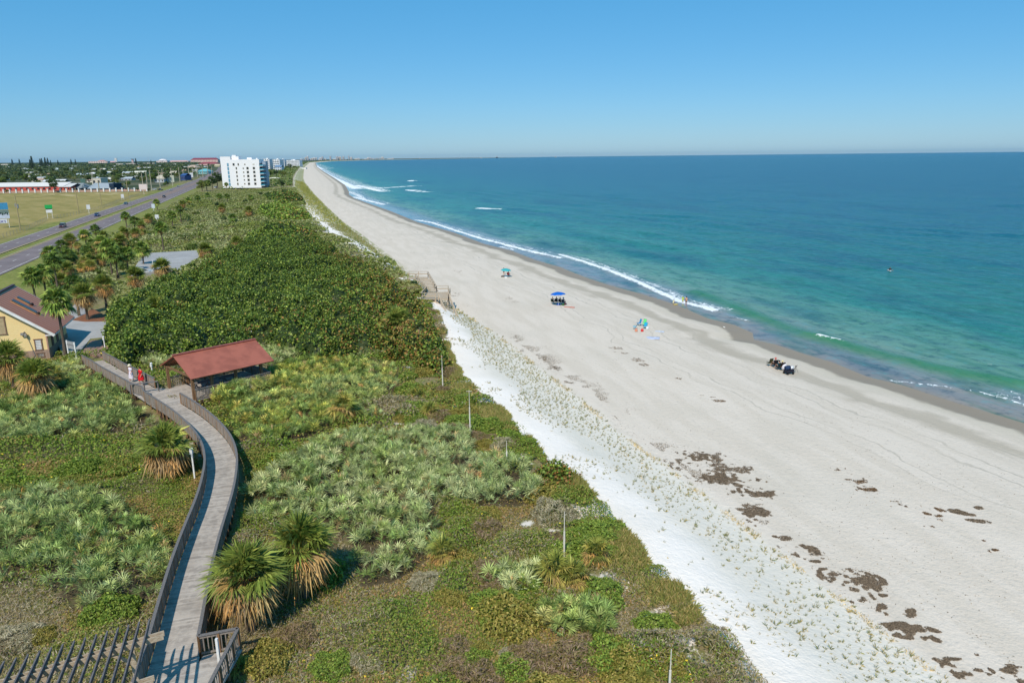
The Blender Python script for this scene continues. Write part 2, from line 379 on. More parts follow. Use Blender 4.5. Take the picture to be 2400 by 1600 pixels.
lawn = np.clip(((dN < 9) & (dN > -31) & (gu < 900)).astype(float)*sstep(9, 4, dN)+in_poly(gx, gy, lawn_poly), 0, 1)*(1-field)
far = ((dN < -31)*(1-field)*sstep(-31, -40, dN)); far = np.clip(far+sstep(1000, 1500, gu)*(gv < Ev(gu)-30), 0, 1)
dg = sstep(115, 300, gu)*sstep(.35, .85, gs)*(gs < 1.04)*1.0
dg = np.maximum(dg, sstep(320, 520, gu)*(gs > .0)*(gs < 1.04))
attr_f(ground, 'field', field); attr_f(ground, 'lawn', lawn); attr_f(ground, 'farland', far); attr_f(ground, 'dgrass', dg)
# vegetation polygons (traced in the 2352-wide view, laid on the ground)
PALM_A = wpoly([(565,1130),(600,1085),(660,1050),(735,1010),(800,985),(950,978),(1070,985),(1095,1040),(1190,1050),(1238,1085),(1250,1140),(1180,1152),(1010,1145),(1000,1165),(1015,1230),(960,1290),(900,1320),(830,1330),(800,1260),(780,1210),(700,1190),(600,1195),(562,1190)], 4.4)
PALM_B = wpoly([(490,890),(560,872),(640,842),(720,818),(840,822),(915,845),(915,880),(850,920),(880,955),(770,965),(740,990),(660,1010),(600,1020),(560,1022),(530,965),(495,925)], 4.4)
PALM_C = wpoly([(-500,960),(0,905),(120,885),(190,850),(265,862),(320,915),(355,965),(290,985),(200,990),(120,1010),(0,1005),(-500,1120)], 4.4)
PALM_D = wpoly([(-400,1170),(0,1135),(110,1112),(230,1115),(330,1170),(400,1235),(412,1290),(385,1350),(300,1392),(200,1402),(130,1370),(100,1310),(0,1340),(-400,1500)], 4.4)
PALM_E = wpoly([(265,812),(330,780),(430,790),(400,850),(360,845),(300,835)], 4.2)
PALM_F = wpoly([(560,792),(600,765),(660,790),(735,775),(850,765),(880,790),(840,818),(715,815),(640,838),(610,850)], 4.4)
PALM_G = wpoly([(110,835),(190,830),(270,850),(320,915),(200,860),(130,870)], 4.0)
GRAPE = wpoly([(235,735),(245,690),(330,640),(430,620),(480,585),(560,560),(640,560),(740,548),(800,580),(870,610),(935,655),(985,700),(1010,750),(1036,800),(1015,822),(950,800),(860,775),(740,800),(600,765),(560,792),(470,785),(400,790),(330,790),(275,810),(245,790)], 6.2)
GRAPE2 = wpoly([(590,478),(640,462),(700,478),(715,495),(690,505),(620,498)], 5.5)
GRAPE3 = wpoly([(560,538),(640,515),(720,530),(745,548),(640,560),(560,562)], 5.5)
GRAPE4 = wpoly([(600,447),(660,440),(695,450),(700,462),(640,462)], 5.5)
FIELDS = [PALM_A, PALM_B, PALM_C, PALM_D, PALM_E, PALM_F, PALM_G]
lit = np.zeros(gx.shape)
for q in FIELDS+[GRAPE, GRAPE2, GRAPE3, GRAPE4]: lit = np.maximum(lit, in_poly(gx, gy, q)*1.0)
attr_f(ground, 'litter', lit)
SPOTS = [(1235,1225,30,11),(1285,1242,32,12),(1345,1212,18,12),(1400,1350,24,16),(1520,1430,20,11),(1640,1540,26,14),(1490,1500,22,9),(1330,1470,16,7),(1560,1392,20,9),(1370,1265,26,9),(1455,1345,16,8),(1265,1345,12,5),(1530,1525,16,8),(440,1040,14,30),(475,1060,8,26),(930,985,24,6)]
spot = np.zeros(gx.shape)
def spot_amount(x, y):
    r = np.zeros(np.shape(x))
    for a, b, c, d in SPOTS:
        p = P(a, b, 4.0); q1 = P(a+c, b, 4.0); q2 = P(a, b-d, 4.0); r = np.maximum(r, np.exp(-((x-p[0])/abs(q1[0]-p[0]))**2-((y-p[1])/abs(q2[1]-p[1]))**2))
    return r
attr_f(ground, 'sandspot', spot_amount(gx, gy))
# ------------------------------------------------------------------ roads
asph = plain('asphalt', L(134,122,122), L(118,108,108), .15, .9, .15, 0, .3, (1,1,1), .01)
asph2 = plain('pale_asphalt', L(172,170,168), L(156,154,152), .2, .9, .15, 0, .3)
def strip(name, us_, o0, o1, dz, mat, parent=None, v0=Nv):
    V = []
    for u in us_:
        for o in (o0, o1):
            v = float(v0(u))+o; x, y = uv2xy(u, v); V.append((x, y, 0))
    V = np.array(V); f = np.arange(len(V)).reshape(-1, 2); fa = np.stack([f[:-1,0], f[:-1,1], f[1:,1], f[1:,0]], 1)
    V[:,2] = 2.1+dz
    return np_mesh(name, V, faces=fa, mat=mat, parent=parent)
ru = np.array(list(np.arange(-100, 1100, 12.))+list(np.arange(1100, 3000, 60.)))
road = strip('road', ru, -9.6, 0, .085, asph); tag(road, kind='structure')
road_far = strip('road', ru, -21.5, -13.2, .085, asph); tag(road_far, kind='structure')
turn = strip('road', np.array(list(np.arange(545, 1100, 12.))+list(np.arange(1100, 3000, 60.))), -13.3, -9.5, .080, plain('turn_lane', L(142,120,112), L(124,108,104), .2, .9)); tag(turn, kind='structure')
wl_ = plain('road_paint_white', L(215,213,205), L(180,176,168), .8, .8); yl_ = plain('road_paint_yellow', L(205,170,70), L(180,150,80), .8, .8)
for par, a, b, c in ((road, -9.2, -.9, -4.9), (road_far, -13.6, -21.1, -17.3)):
    strip('edge_line', ru, a-.1, a+.1, .090, yl_, par); strip('edge_line', ru, b-.1, b+.1, .090, wl_, par)
    V = []; fa = []
    for u in np.arange(0, 1500, 12.2):
        k = len(V)
        for uu, o in ((u, -.09), (u, .09), (u+3.2, .09), (u+3.2, -.09)): V.append((*uv2xy(uu, float(Nv(uu))+c+o), 2.19))
        fa.append((k, k+1, k+2, k+3))
    np_mesh('lane_dashes', V, faces=np.array(fa), mat=wl_, parent=par)
kerbm = plain('kerb_concrete', L(178,170,150), L(160,152,134), .8)
for o in (-9.75, -13.1):
    k = strip('kerb', ru[ru < 560], o-.15, o+.15, .17, kerbm); tag(k, kind='structure')
def pave(name, pts, z, mat, th=.03, zf=None):
    a_ = np.array(pts); X_, Y_ = np.meshgrid(np.linspace(*a_[:,0][[a_[:,0].argmin(), a_[:,0].argmax()]], 30), np.linspace(*a_[:,1][[a_[:,1].argmin(), a_[:,1].argmax()]], 30)); k_ = in_poly(X_, Y_, pts); z = float(terr(X_[k_], Y_[k_]).max())+.02+(z*7 % .02) if zf is None else zf
    mb = MB(); q = [(x, y, z) for x, y in pts]
    a = sum(q[i][0]*q[(i+1) % len(q)][1]-q[(i+1) % len(q)][0]*q[i][1] for i in range(len(q)))
    if a < 0: q = q[::-1]
    return tag(mb.slab(q, 1.2).build(name, mat), kind='structure')
pave('parking_lot', wp([(338,601),(462,594),(470,608),(428,640),(345,648),(300,646),(318,634)], 3.0), 3.05+.25, asph2)
_q = wp([(120,765),(200,757),(262,780),(246,793),(240,838),(200,812),(183,832),(130,800)], 3.5); _a = np.array(_q); _X, _Y = np.meshgrid(np.linspace(_a[:,0].min(), _a[:,0].max(), 40), np.linspace(_a[:,1].min(), _a[:,1].max(), 40)); _k = in_poly(_X, _Y, _q); ZD = float(terr(_X[_k], _Y[_k]).max())+.02
pave('driveway', wp([(120,765),(160,752),(200,757),(250,756),(262,780),(246,793),(213,796),(183,832),(150,834),(130,800)], 3.5), 3.56, asph2, zf=ZD)
pave('driveway', wp([(150,735),(180,700),(196,690),(206,700),(200,735),(185,752),(160,752)], 3.4), 3.50, asph2)
brick = NT('brick_pavers'); bv = brick.coord('Object'); bt = brick.n.new('ShaderNodeTexBrick'); brick.l(bv, bt.inputs[0]); bt.inputs['Scale'].default_value = 2.2
bt.inputs['Color1'].default_value = L(168,128,112); bt.inputs['Color2'].default_value = L(146,110,98); bt.inputs['Mortar'].default_value = L(130,115,105); brick.base(bt.outputs[0]); brick.p(rough=.9)
pave('path', wp([(183,834),(213,797),(246,794),(262,806),(240,838),(218,830),(196,826)], 3.75), 3.76, brick.m, zf=ZD+.012)
pave('mulch_bed', wp([(155,755),(200,735),(215,722),(240,735),(258,756),(205,757)], 3.55), 3.61, plain('pine_mulch', L(150,98,66), L(112,74,52), 2, .95))
# ------------------------------------------------------------------ sea
def foam_amount(u, d, x, y):
    """breaking crests and swash, traced along the shore (u, metres seaward of the swash edge)"""
    f = np.zeros_like(u)
    def line(pts, wu, amp, back=1.0):
        nonlocal f
        a = np.array(pts); c = np.interp(u, a[:,0], a[:,1]); inside = sstep(a[0,0]-wu, a[0,0]+wu, u)*sstep(a[-1,0]+wu, a[-1,0]-wu, u)
        w = np.where(d > c, a[0,2], a[0,2]*back); f = np.maximum(f, amp*inside*np.exp(-((d-c)/w)**2))
    return f, line
LINES = [ # (full-view polyline px, width, strength)
 ([(1285,585),(1340,600),(1400,622),(1440,637),(1500,664),(1560,690),(1640,712)], 1.1, 1.1),
 ([(1665,722),(1690,730),(1716,735)], .6, .7), ([(1878,774),(1900,779),(1932,787)], .7, .9),
 ([(2030,870),(2120,880),(2240,898),(2310,915),(2352,930),(2420,955)], .45, .75), ([(2290,905),(2352,918),(2450,935)], 1.0, .6),
 ([(955,505),(990,511),(1050,530),(1110,549),(1160,562),(1230,580),(1285,592)], 1.3, 1.0),
 ([(838,430),(880,432),(920,429),(950,427)], 4.0, 1.1), ([(818,426),(840,431),(866,437)], 4, 1.3), ([(856,436),(879,440)], 3, 1.3),
 ([(936,415),(946,416)], 3, 1.5), ([(936,437),(952,439)], 3, 1.5), ([(952,440),(975,441)], 2.5, 1.3), ([(1098,479),(1126,480)], 2.2, 1.7),
 ([(728,384),(745,398),(770,411),(800,425),(822,434)], 7, 1.15), ([(720,378),(728,384),(736,388)], 16, 1.0),
 ([(800,440),(820,447),(835,458)], 4, .8), ([(812,452),(850,462),(880,470)], 3, .9), ([(1150,566),(1165,569),(1180,573)], 1.2, .8), ([(850,418),(900,420)], 2, .6),
 ([(2160,795),(2250,830),(2330,850)], .25, .35), ([(1228,571),(1250,573)], .5, .8), ([(792,393),(800,393)],5,1.2)]
du = np.array(list(np.arange(20, 50, 2.))+list(np.arange(50, 190, .8))+prog(190, 60000, .9, 1.017))
dd_ = np.array([-1.2]+list(np.arange(0, 44, .55))+prog(44, 80000, .8, 1.05))
SU_, SD_ = np.meshgrid(du, dd_, indexing='ij'); SW = Wv(SU_); SX, SY = uv2xy(SU_, SW+SD_)
fu, fd, fx, fy = SU_.ravel(), SD_.ravel(), SX.ravel(), SY.ravel()
foam = np.zeros_like(fu)
for pts, w, amp in LINES:
    q = [P(a/.98, b/.98, 0.1) for a, b in pts]; dl = line_dist(fx, fy, q); foam = np.maximum(foam, amp*.84*np.exp(-(dl/w)**2))
    # torn lace trailing to seaward
    if w > .8: foam = np.maximum(foam, amp*.46*np.exp(-(line_dist(fx, fy-0, [(a+w*1.6*SV[0], b+w*1.6*SV[1]) for a, b in q])/(w*2.2))**2))
crest = [P(a/.98, b/.98, .3) for a, b in [(1600,668),(1730,720),(1850,765),(2000,805),(2150,842),(2352,880),(2600,930)]]
dc = line_dist(fx, fy, crest); ridge = .55*np.exp(-(dc/1.9)**2)
lim = sstep(3, 12, fd)
amp = np.clip(1-(fu-100)/900, .1, 1)
sw1 = np.sin(2*math.pi*(fd+26*fbm(fx, fy, 60, 3)+.08*fu)/19.0); sw2 = np.sin(2*math.pi*(fd*.8-.25*fu+22*fbm(fx, fy, 40, 8))/9.0)
Zs = lim*(.55*sw1*np.clip(fbm(fx, fy, 38, 21)-.42,0,1)*2+.12*sw2*np.clip(fbm(fx, fy, 22, 31)-.4,0,1)*2+.16*(fbm(fx, fy, 4, 41)-.5))*np.where(fd > 1500, 0, 1)*sstep(1500, 300, fd)
Zs = Zs+ridge*lim+.02+.28*np.clip(foam, 0, 1)*sstep(2, 5, fd)
Zs = np.where(fd <= 0, -.10, Zs); Zs = np.where((fd > 0) & (fd < 1), .02*fd+.0, Zs)
# near the swash the sheet of water hugs the sand
gz = terr_uv(fu, SW.ravel()+fd); Zs = np.where(fd < 3, np.maximum(Zs, gz+.015), Zs); Zs = np.where(fd < 0, gz-.15, Zs)
nr, nc = SU_.shape; idx = np.arange(nr*nc).reshape(nr, nc)
sf = np.stack([idx[:-1,:-1], idx[:-1,1:], idx[1:,1:], idx[1:,:-1]], -1).reshape(-1, 4)
def sea_material():
    t = NT('sea_water'); v = t.coord('Object'); d = t.attr('offshore'); fo = t.attr('foam'); cr_ = t.attr('crest')
    r = t.coord('Object', (1,1,1), (0,0,-TH)); m = t.n.new('ShaderNodeMapping'); t.l(r, m.inputs[0]); m.inputs['Scale'].default_value = (1,.3,1)
    n1 = t.noise(m.outputs[0], .05, 4, .55); n2 = t.noise(m.outputs[0], .28, 4, .6); n3 = t.noise(v, .012, 3)
    dd = t.math('ADD', d, t.math('MULTIPLY', t.math('SUBTRACT', n1, .5), t.mr(d, 8, 60, 6, 90)))
    x = t.math('DIVIDE', dd, 420.0)
    c = t.ramp(x, [(0.0, L(150,140,130)), (.018, L(130,140,142)), (.034, L(108,150,130)), (.075, L(48,128,116)), (.2, L(22,106,110)), (.45, L(12,92,112)), (1.0, L(5,80,108))])
    c = t.mix(t.mr(n2, .46, .64), c, t.mix(.5, c, L(30,104,78)))
    c = t.mix(t.math('MULTIPLY', t.mr(n1, .5, .66), .45), c, L(6,74,100))
    n4 = t.noise(v, .42, 6, .72); n6 = t.noise(v, .09, 5, .65); c = t.mix(t.math('MULTIPLY', t.mr(n4, .5, .66), .5), c, L(2,66,80)); c = t.mix(t.math('MULTIPLY', t.mr(n4, .48, .34), .3), c, L(84,160,164)); c = t.mix(t.math('MULTIPLY', t.mr(n6, .52, .66), .35), c, L(0,70,92))
    n5 = t.noise(m.outputs[0], .012, 6, .7); c = t.mix(t.math('MULTIPLY', t.mr(n5, .5, .68), .3), c, L(0,56,84))
    c = t.mix(t.math('MULTIPLY', cr_, .75), c, L(44,122,74))
    fn = t.noise(v, 1.6, 6, .7, 1.0); fn2 = t.noise(m.outputs[0], .5, 4, .6)
    fm = t.mr(t.math('ADD', fo, t.math('MULTIPLY', t.math('SUBTRACT', t.math('ADD', t.math('MULTIPLY', fn, .7), t.math('MULTIPLY', fn2, .3)), .5), 3.0)), .5, .68)
    fm = t.math('MULTIPLY', fm, t.mr(fo, .06, .25))
    c = t.mix(fm, c, (.86,.88,.88,1)); t.base(c)
    t.p(rough=t.math('ADD', t.mr(d, 0, 14, .06, .26), t.math('MULTIPLY', fm, .6)), spec=.24, ior=1.33)
    h = t.math('ADD', t.math('MULTIPLY', t.noise(m.outputs[0], 1.1, 5, .6), 1.0), t.math('MULTIPLY', t.noise(m.outputs[0], .22, 4), 2.2))
    h = t.math('MULTIPLY', h, t.mr(d, 0, 16, .05, 1)); t.bump(h, .9, .5); return t.m
sea = np_mesh('sea', np.stack([fx, fy, Zs], 1), faces=sf, mat=sea_material(), smooth=True); tag(sea, kind='structure')
attr_f(sea, 'offshore', fd); attr_f(sea, 'foam', foam); attr_f(sea, 'crest', np.exp(-(dc/2.6)**2))
# ------------------------------------------------------------------ vegetation builders
def unit(a): return a/np.maximum(np.linalg.norm(a, axis=-1, keepdims=True), 1e-9)
def fans(C_, A, N_, size, leaflets, tint, spread=105, width=.065, droop=.25, jit=.25):
    """C_ fan centres, A axis pointing out, N_ fan normal; one thin folded quad per leaflet"""
    n = len(C_); A = unit(A); S = unit(np.cross(N_, A)); Nn = np.cross(A, S)
    ang = np.linspace(-spread, spread, leaflets)[None, :]*math.pi/180+rng.normal(0, .05, (n, leaflets))
    ca, sa = np.cos(ang)[..., None], np.sin(ang)[..., None]
    D = A[:, None]*ca+S[:, None]*sa; W_ = -A[:, None]*sa+S[:, None]*ca
    ln = (size[:, None]*(.82+.18*np.cos(ang))*(1-jit*.5+jit*rng.random((n, leaflets))))[..., None]
    C0 = C_[:, None]+D*0.02*ln; mid = C_[:, None]+D*ln*.5+Nn[:, None]*ln*.04
    tip = C_[:, None]+D*ln*.97+np.array([0, 0, -1.])*ln*droop*(rng.random((n, leaflets, 1))*.8+.4)
    w = width*ln/.6*.5
    wv = W_*w+Nn[:, None]*w*rng.uniform(-.7, .7, (n, leaflets, 1))
    V = np.stack([C0, mid-wv, tip, mid+wv], 2).reshape(-1, 3)
    tt = np.repeat(tint, leaflets*4, 0)*np.repeat(rng.uniform(.55, 1.4, (n*leaflets, 1)), 4, 0)
    return V, tt
def leaves(C_, size, tint, flat=.35, fold=.0, aspect=.8):
    n = len(C_); aspect = np.asarray(aspect).reshape(-1, 1) if np.ndim(aspect) else aspect; nrm = unit(rng.normal(0, 1, (n, 3))*np.array([1, 1, .6])+np.array([0, 0, flat*2.2]))
    a = unit(np.cross(nrm, rng.normal(0, 1, (n, 3)))); b = np.cross(nrm, a); s = size[:, None]*.5
    V = np.stack([C_-a*s, C_-b*s*aspect, C_+a*s, C_+b*s*aspect], 1).reshape(-1, 3)
    return V, np.repeat(tint, 4, 0)
def pal(cols, w, n):
    c = np.array([L(*q)[:3] for q in cols]); i = rng.choice(len(cols), n, p=np.array(w)/sum(w)); return c[i]*rng.uniform(.75, 1.2, (n, 1))
# ------------------------------------------------------------------ boardwalk (deck centre line, world metres)
BW = [(-13.6,18,4.9),(-14.6,24,4.9),(-15.75,28.8,4.9),(-16.9,32.6,4.9),(-17.95,36.2,4.9),(-18.9,40,4.9),(-19.75,43.8,4.9),(-20.7,47.2,4.9),(-22.0,51,4.9),(-24.0,54.9,4.9),(-26.7,58.7,4.9),(-29.7,62.3,4.9),(-32.6,65.3,4.9)]
BW2 = [(-37.6,70.6,4.8),(-41.2,74.4,4.6),(-45.0,78.5,4.3),(-48.9,82.9,max(4.0,ZD+.05)),(-51.3,85.6,ZD+.03)]
def offset(pts, d):
    r = []
    for i, p in enumerate(pts):
        a = Vector(pts[max(0, i-1)]); b = Vector(pts[min(len(pts)-1, i+1)]); t = (b-a); t.z = 0; t.normalize()
        r.append((p[0]+t.y*d, p[1]-t.x*d, p[2]))
    return r
def densify(pts, step):
    r = [Vector(pts[0])]
    for a, b in zip(pts[:-1], pts[1:]):
        a = Vector(a); b = Vector(b); n = max(1, round((b-a).length/step))
        for i in range(1, n+1): r.append(a.lerp(b, i/n))
    return r
def smooth_pts(pts, it=2):
    for _ in range(it):
        q = [pts[0]]
        for a, b in zip(pts[:-1], pts[1:]): q += [tuple(.75*x+.25*y for x, y in zip(a, b)), tuple(.25*x+.75*y for x, y in zip(a, b))]
        pts = q+[pts[-1]]
    return pts
BWs = smooth_pts(BW); ORG = (-20, 45, 3.8)
bw = thing('boardwalk', 'curving grey timber boardwalk with picket railings running across the dunes to the pavilion', 'boardwalk', ORG)
def plank_deck(pts, w, name, parent, th=.05, board=.145):
    d = densify(pts, board); mb = MB(ORG)
    for i in range(len(d)-1):
        a, b = d[i], d[i+1]; t = (b-a); t.z = 0; t.normalize(); s = Vector((t.y, -t.x, 0)); j = random.uniform(-.03, .03)
        a2 = a.lerp(b, .06); b2 = a.lerp(b, .96)
        c = [a2-s*w/2, a2+s*w/2, b2+s*w/2, b2-s*w/2]; dz = random.uniform(-.004, .004)
        mb.quadbox([tuple(p+Vector((0,0,-th))) for p in c]+[tuple(p+Vector((0,0,dz))) for p in c])
    return mb.build(name, DECKM, parent)
def deck_mat():
    t = NT('deck_boards'); v = t.coord('Object'); gi = t.n.new('ShaderNodeNewGeometry'); rnd = gi.outputs['Random Per Island']
    n = t.noise(v, 3, 4); big = t.noise(v, .5, 3)
    c = t.mix(rnd, L(182,173,164), L(148,140,132)); c = t.mix(t.mr(n, .4, .62), c, t.mix(.5, c, L(200,190,178))); c = t.mix(t.math('MULTIPLY', t.mr(big, .5, .7), .3), c, L(132,122,112))
    t.base(c); t.p(rough=.85, spec=.2); t.bump(t.noise(v, 30, 3), .3, .004); return t.m
DECKM = deck_mat()
plank_deck(BWs, 2.15, 'deck', bw); plank_deck(BW2, 2.15, 'deck', bw)
PILE = None; st = MB(ORG)   # joists and piles below
JO = []
for L_ in (offset(BWs, .85), offset(BWs, -.85), offset(BW2, .85), offset(BW2, -.85)):
    q = densify(L_, 1.2); st = MB(ORG)
    for a, b in zip(q[:-1], q[1:]): st.beam(a-Vector((0,0,.17)), b-Vector((0,0,.17)), .06, .22)
    for p in densify(L_, 2.4):
        if PILE is None: q_ = MB().box(0, 0, 0, .16, .16, 1.6).build('pile', M['darkwood'], bw); PILE = q_.data
        else: q_ = bpy.data.objects.new('pile', PILE); COL.objects.link(q_); q_.parent = bw
        q_.location = (p.x-ORG[0], p.y-ORG[1], p.z-.9-ORG[2])
    st.build('joist', M['darkwood'], bw)
pass
POSTM = {}
def railing(pts, parent, org, post=1.9, h=1.08, pick=.135, name='railing', pw=.04, top=True):
    rl = MB(org)
    for a, b in zip(pts[:-1], pts[1:]):
        a = Vector(a); b = Vector(b)
        rl.beam(a+Vector((0,0,.12)), b+Vector((0,0,.12)), .05, .09); rl.beam(a+Vector((0,0,h-.12)), b+Vector((0,0,h-.12)), .05, .09)
    for p in densify(pts, pick)[1:-1]:
        rl.box(p.x, p.y, p.z+h/2-.02, pw, pw, h-.22, random.random())
    r = rl.build(name, M['wgrey'], parent)
    tp = MB(org)
    for a, b in zip(pts[:-1], pts[1:]): tp.beam(Vector(a)+Vector((0,0,h)), Vector(b)+Vector((0,0,h)), .16, .045)
    tp.build('handrail', M['rail'], r)
    pm = POSTM.setdefault(h, None)
    for p in densify(pts, post):
        if pm is None: q_ = MB().box(0, 0, h/2-.22, .1, .1, h+.4).build('post', M['brownwood'], r); pm = POSTM[h] = q_.data
        else: q_ = bpy.data.objects.new('post', pm); COL.objects.link(q_); q_.parent = r
        q_.location = Vector(p)-Vector(org)
    return r
LB = offset(BWs, -1.12); RB = offset(BWs, 1.12); LB2 = offset(BW2, -1.12); RB2 = offset(BW2, 1.12)
railing([p for p in LB][:-1], bw, ORG, pw=.09, pick=.12); railing([p for p in RB if p[1] > 29.2 and p[1] < 66.5], bw, ORG, pw=.09, pick=.12)
railing(LB2, bw, ORG, pw=.09, pick=.12); railing(RB2, bw, ORG, pw=.09, pick=.12)
LBe = LB[-1]
# junction deck in front of the pavilion and small bench nook
pa = Vector((.735, .678, 0)); pn = Vector((.678, -.735, 0)); Q = Vector((-31.0, 67.1, 4.9)); Q2 = Q-pn*5.75   # near/far front posts
Q2 = Vector((-35.2, 71.0, 4.9))
pav_dir = (Q-Q2).normalized(); pax = Vector((-pav_dir.y, pav_dir.x, 0))
jp = [Vector(LB[-1]), Vector(RB[-1]), Q-pax*.3+pav_dir*.2, Q+pav_dir*.3, Q2-pav_dir*.3, Vector(RB2[0]), Vector(LB2[0]), Vector((-35.6,66.8,4.9))]
mbj = MB(ORG)
jd = (Vector(BW2[0])-Vector(BWs[-1])); jd.z = 0; jl = jd.length; jd.normalize(); js = Vector((jd.y, -jd.x, 0)); jc = Vector(BWs[-1])
jpoly = [(p.x, p.y) for p in jp]
k = -2.5
while k < jl+2.5:
    lo = hi = None
    for q in np.arange(-6, 6, .08):
        p = jc+jd*k+js*q
        if in_poly(np.array([p.x]), np.array([p.y]), jpoly)[0]:
            lo = q if lo is None else lo; hi = q
    if lo is not None and hi-lo > .2:
        a = jc+jd*k; b = jc+jd*(k+.135); z = 4.893-.1*max(0, (k/jl))
        c = [a+js*lo, a+js*hi, b+js*hi, b+js*lo]
        mbj.quadbox([(p.x, p.y, z-.05) for p in c]+[(p.x, p.y, z) for p in c])
    k += .145
mbj.build('deck', DECKM, bw)
railing([tuple(LB[-2]), tuple(LB[-1]), (-35.6,66.8,4.9)], bw, ORG, pw=.09); railing([(-35.6,66.8,4.9), (-36.6,68.4,4.9), tuple(LB2[0])], bw, ORG, pw=.09)
bnc = MB(ORG)   # bench in the nook
a = Vector((-38.2,69.2,4.9)); b = Vector((-35.9,70.2,4.9)); bnc.beam(a+Vector((0,0,1.0)), b+Vector((0,0,1.0)), .3, .05)
for p in (a, a.lerp(b, .5), b): bnc.box(p.x, p.y, p.z+.5, .1, .1, 1.0)
bnc.build('cross_rail', M['rail'], bw)
# side landing at the lower right of the boardwalk
R0 = Vector([p for p in RB if p[1] <= 29.6][-1]); e1 = Vector((.95,.31,0))
S0 = R0; S1 = R0+e1*1.75; S2 = S1+Vector((.25,-6,0))
sd = MB(ORG); k = 0
while k < 6: sd.beam(R0+Vector((.1,-k,-.03)), R0+Vector((1.8,-k+.4,-.03)), .135, .05); k += .145
sd.build('deck', DECKM, bw)
railing([tuple(S0), tuple(S1), tuple(S2)], bw, ORG, pick=.2, pw=.045, post=.9)
# ------------------------------------------------------------------ pavilion
LEN = 7.9; HW = .5*(Q-Q2).length
po = (Q+Q2)*.5; pv = thing('pavilion', 'open timber picnic pavilion with dusty red roof on the boardwalk bend', 'pavilion', tuple(po), math.atan2(pax.y, pax.x))
# local: x along axis (0..LEN), y = across; near side is -y
rm = NT('red_metal_roof'); rv = rm.coord('Object'); rn = rm.noise(rv, .8, 4); wv = rm.n.new('ShaderNodeTexWave'); rm.l(rv, wv.inputs[0]); wv.bands_direction = 'X'; wv.inputs['Scale'].default_value = 1.9
rc = rm.mix(rm.mr(rn, .38, .62), L(166,98,80), L(148,86,70)); rm.base(rc); rm.p(rough=.55, spec=.35); rm.bump(wv.outputs[0], .12, .03)
zr, ze, ov = 4.05, 2.35, .75; hw = HW+ov
for sgn, nm in ((-1, 'roof'), (1, 'roof')):
    mb = MB(); pts = [(-.35,0,zr),(-.35,sgn*hw,ze),(LEN+.45,sgn*hw,ze),(LEN+.45,0,zr)]
    mb.slab(pts if sgn < 0 else pts[::-1], .09); mb.build('roof_slope', rm.m, pv)
MB().beam((-.4,0,zr+.04),(LEN+.5,0,zr+.04),.34,.07).build('ridge_cap', cmat('ridge_red',(168,92,78),.5), pv)
fm = MB()
for x in (.0, 1.9, 4.3, 7.1): fm.beam((x,-HW-.35,ze+.08),(x,0,zr-.16),.09,.16); fm.beam((x,HW+.35,ze+.08),(x,0,zr-.16),.09,.16); fm.beam((x,-HW,ze-.02),(x,HW,ze-.02),.1,.2)
for y in (-HW, HW): fm.beam((-.2,y,ze+.02),(LEN+.3,y,ze+.02),.12,.24)
fm.build('roof_frame', M['brownwood'], pv)
for x in (.05, 1.95, 4.45, 7.2):
    for y in (-HW, HW): MB().box(x, y, ze/2-.05, .24, .24, ze+.1).build('post', M['brownwood'], pv)
fl = MB(); y = -HW-.2
while y < HW+.2: fl.box(LEN/2, y, -.03, LEN+.5, .135, .05); y += .145
fl.build('floor', DECKM, pv)
O0 = (0,0,0)
railing([(0.1,-HW-.22,0),(LEN+.2,-HW-.22,0)], pv, O0, pw=.06, name='railing'); railing([(LEN+.2,-HW-.22,0),(LEN+.2,HW+.1,0)], pv, O0, pw=.06); railing([(1.7,HW+.2,0),(LEN+.2,HW+.2,0)], pv, O0, pw=.06); railing([(.1,HW+.2,0),(1.5,HW+.2,0)], pv, O0, pw=.05, pick=.2)
for i, x in enumerate((2.2, 5.2)):
    w = po+pax*x; t = thing('picnic_table', ['timber picnic table in the shade under the pavilion nearest the boardwalk', 'timber picnic table at the far end of the pavilion shade'][i], 'picnic table', tuple(w), pv.rotation_euler[2], 'picnic tables under the pavilion')
    MB().box(0,0,.74,1.8,.75,.05).build('table_top', M['rail'], t)
    for s_ in (-1, 1):
        MB().box(0,s_*.7,.45,1.8,.26,.05).build('seat', M['rail'], t)
    l = MB()
    for xx in (-.6,.6): l.beam((xx,-.7,0),(xx,.2,.74),.09,.05); l.beam((xx,.7,0),(xx,-.2,.74),.09,.05); l.beam((xx,-.75,.42),(xx,.75,.42),.09,.05)
    l.build('leg_frame', M['rail'], t)
# under-floor skirt and piles
sk = MB()
for x in (0.2, 2.6, 5.2, 7.8):
    for y in (-HW, 0, HW): MB().box(x, y, -.78, .2, .2, 1.36).build('pile', M['darkwood'], pv)
sk.box(LEN/2,-HW-.3,-.2,LEN+.6,.06,.28); sk.box(LEN+.3,0,-.2,.06,HW*2+.6,.28); sk.build('rim_joist', M['darkwood'], pv)
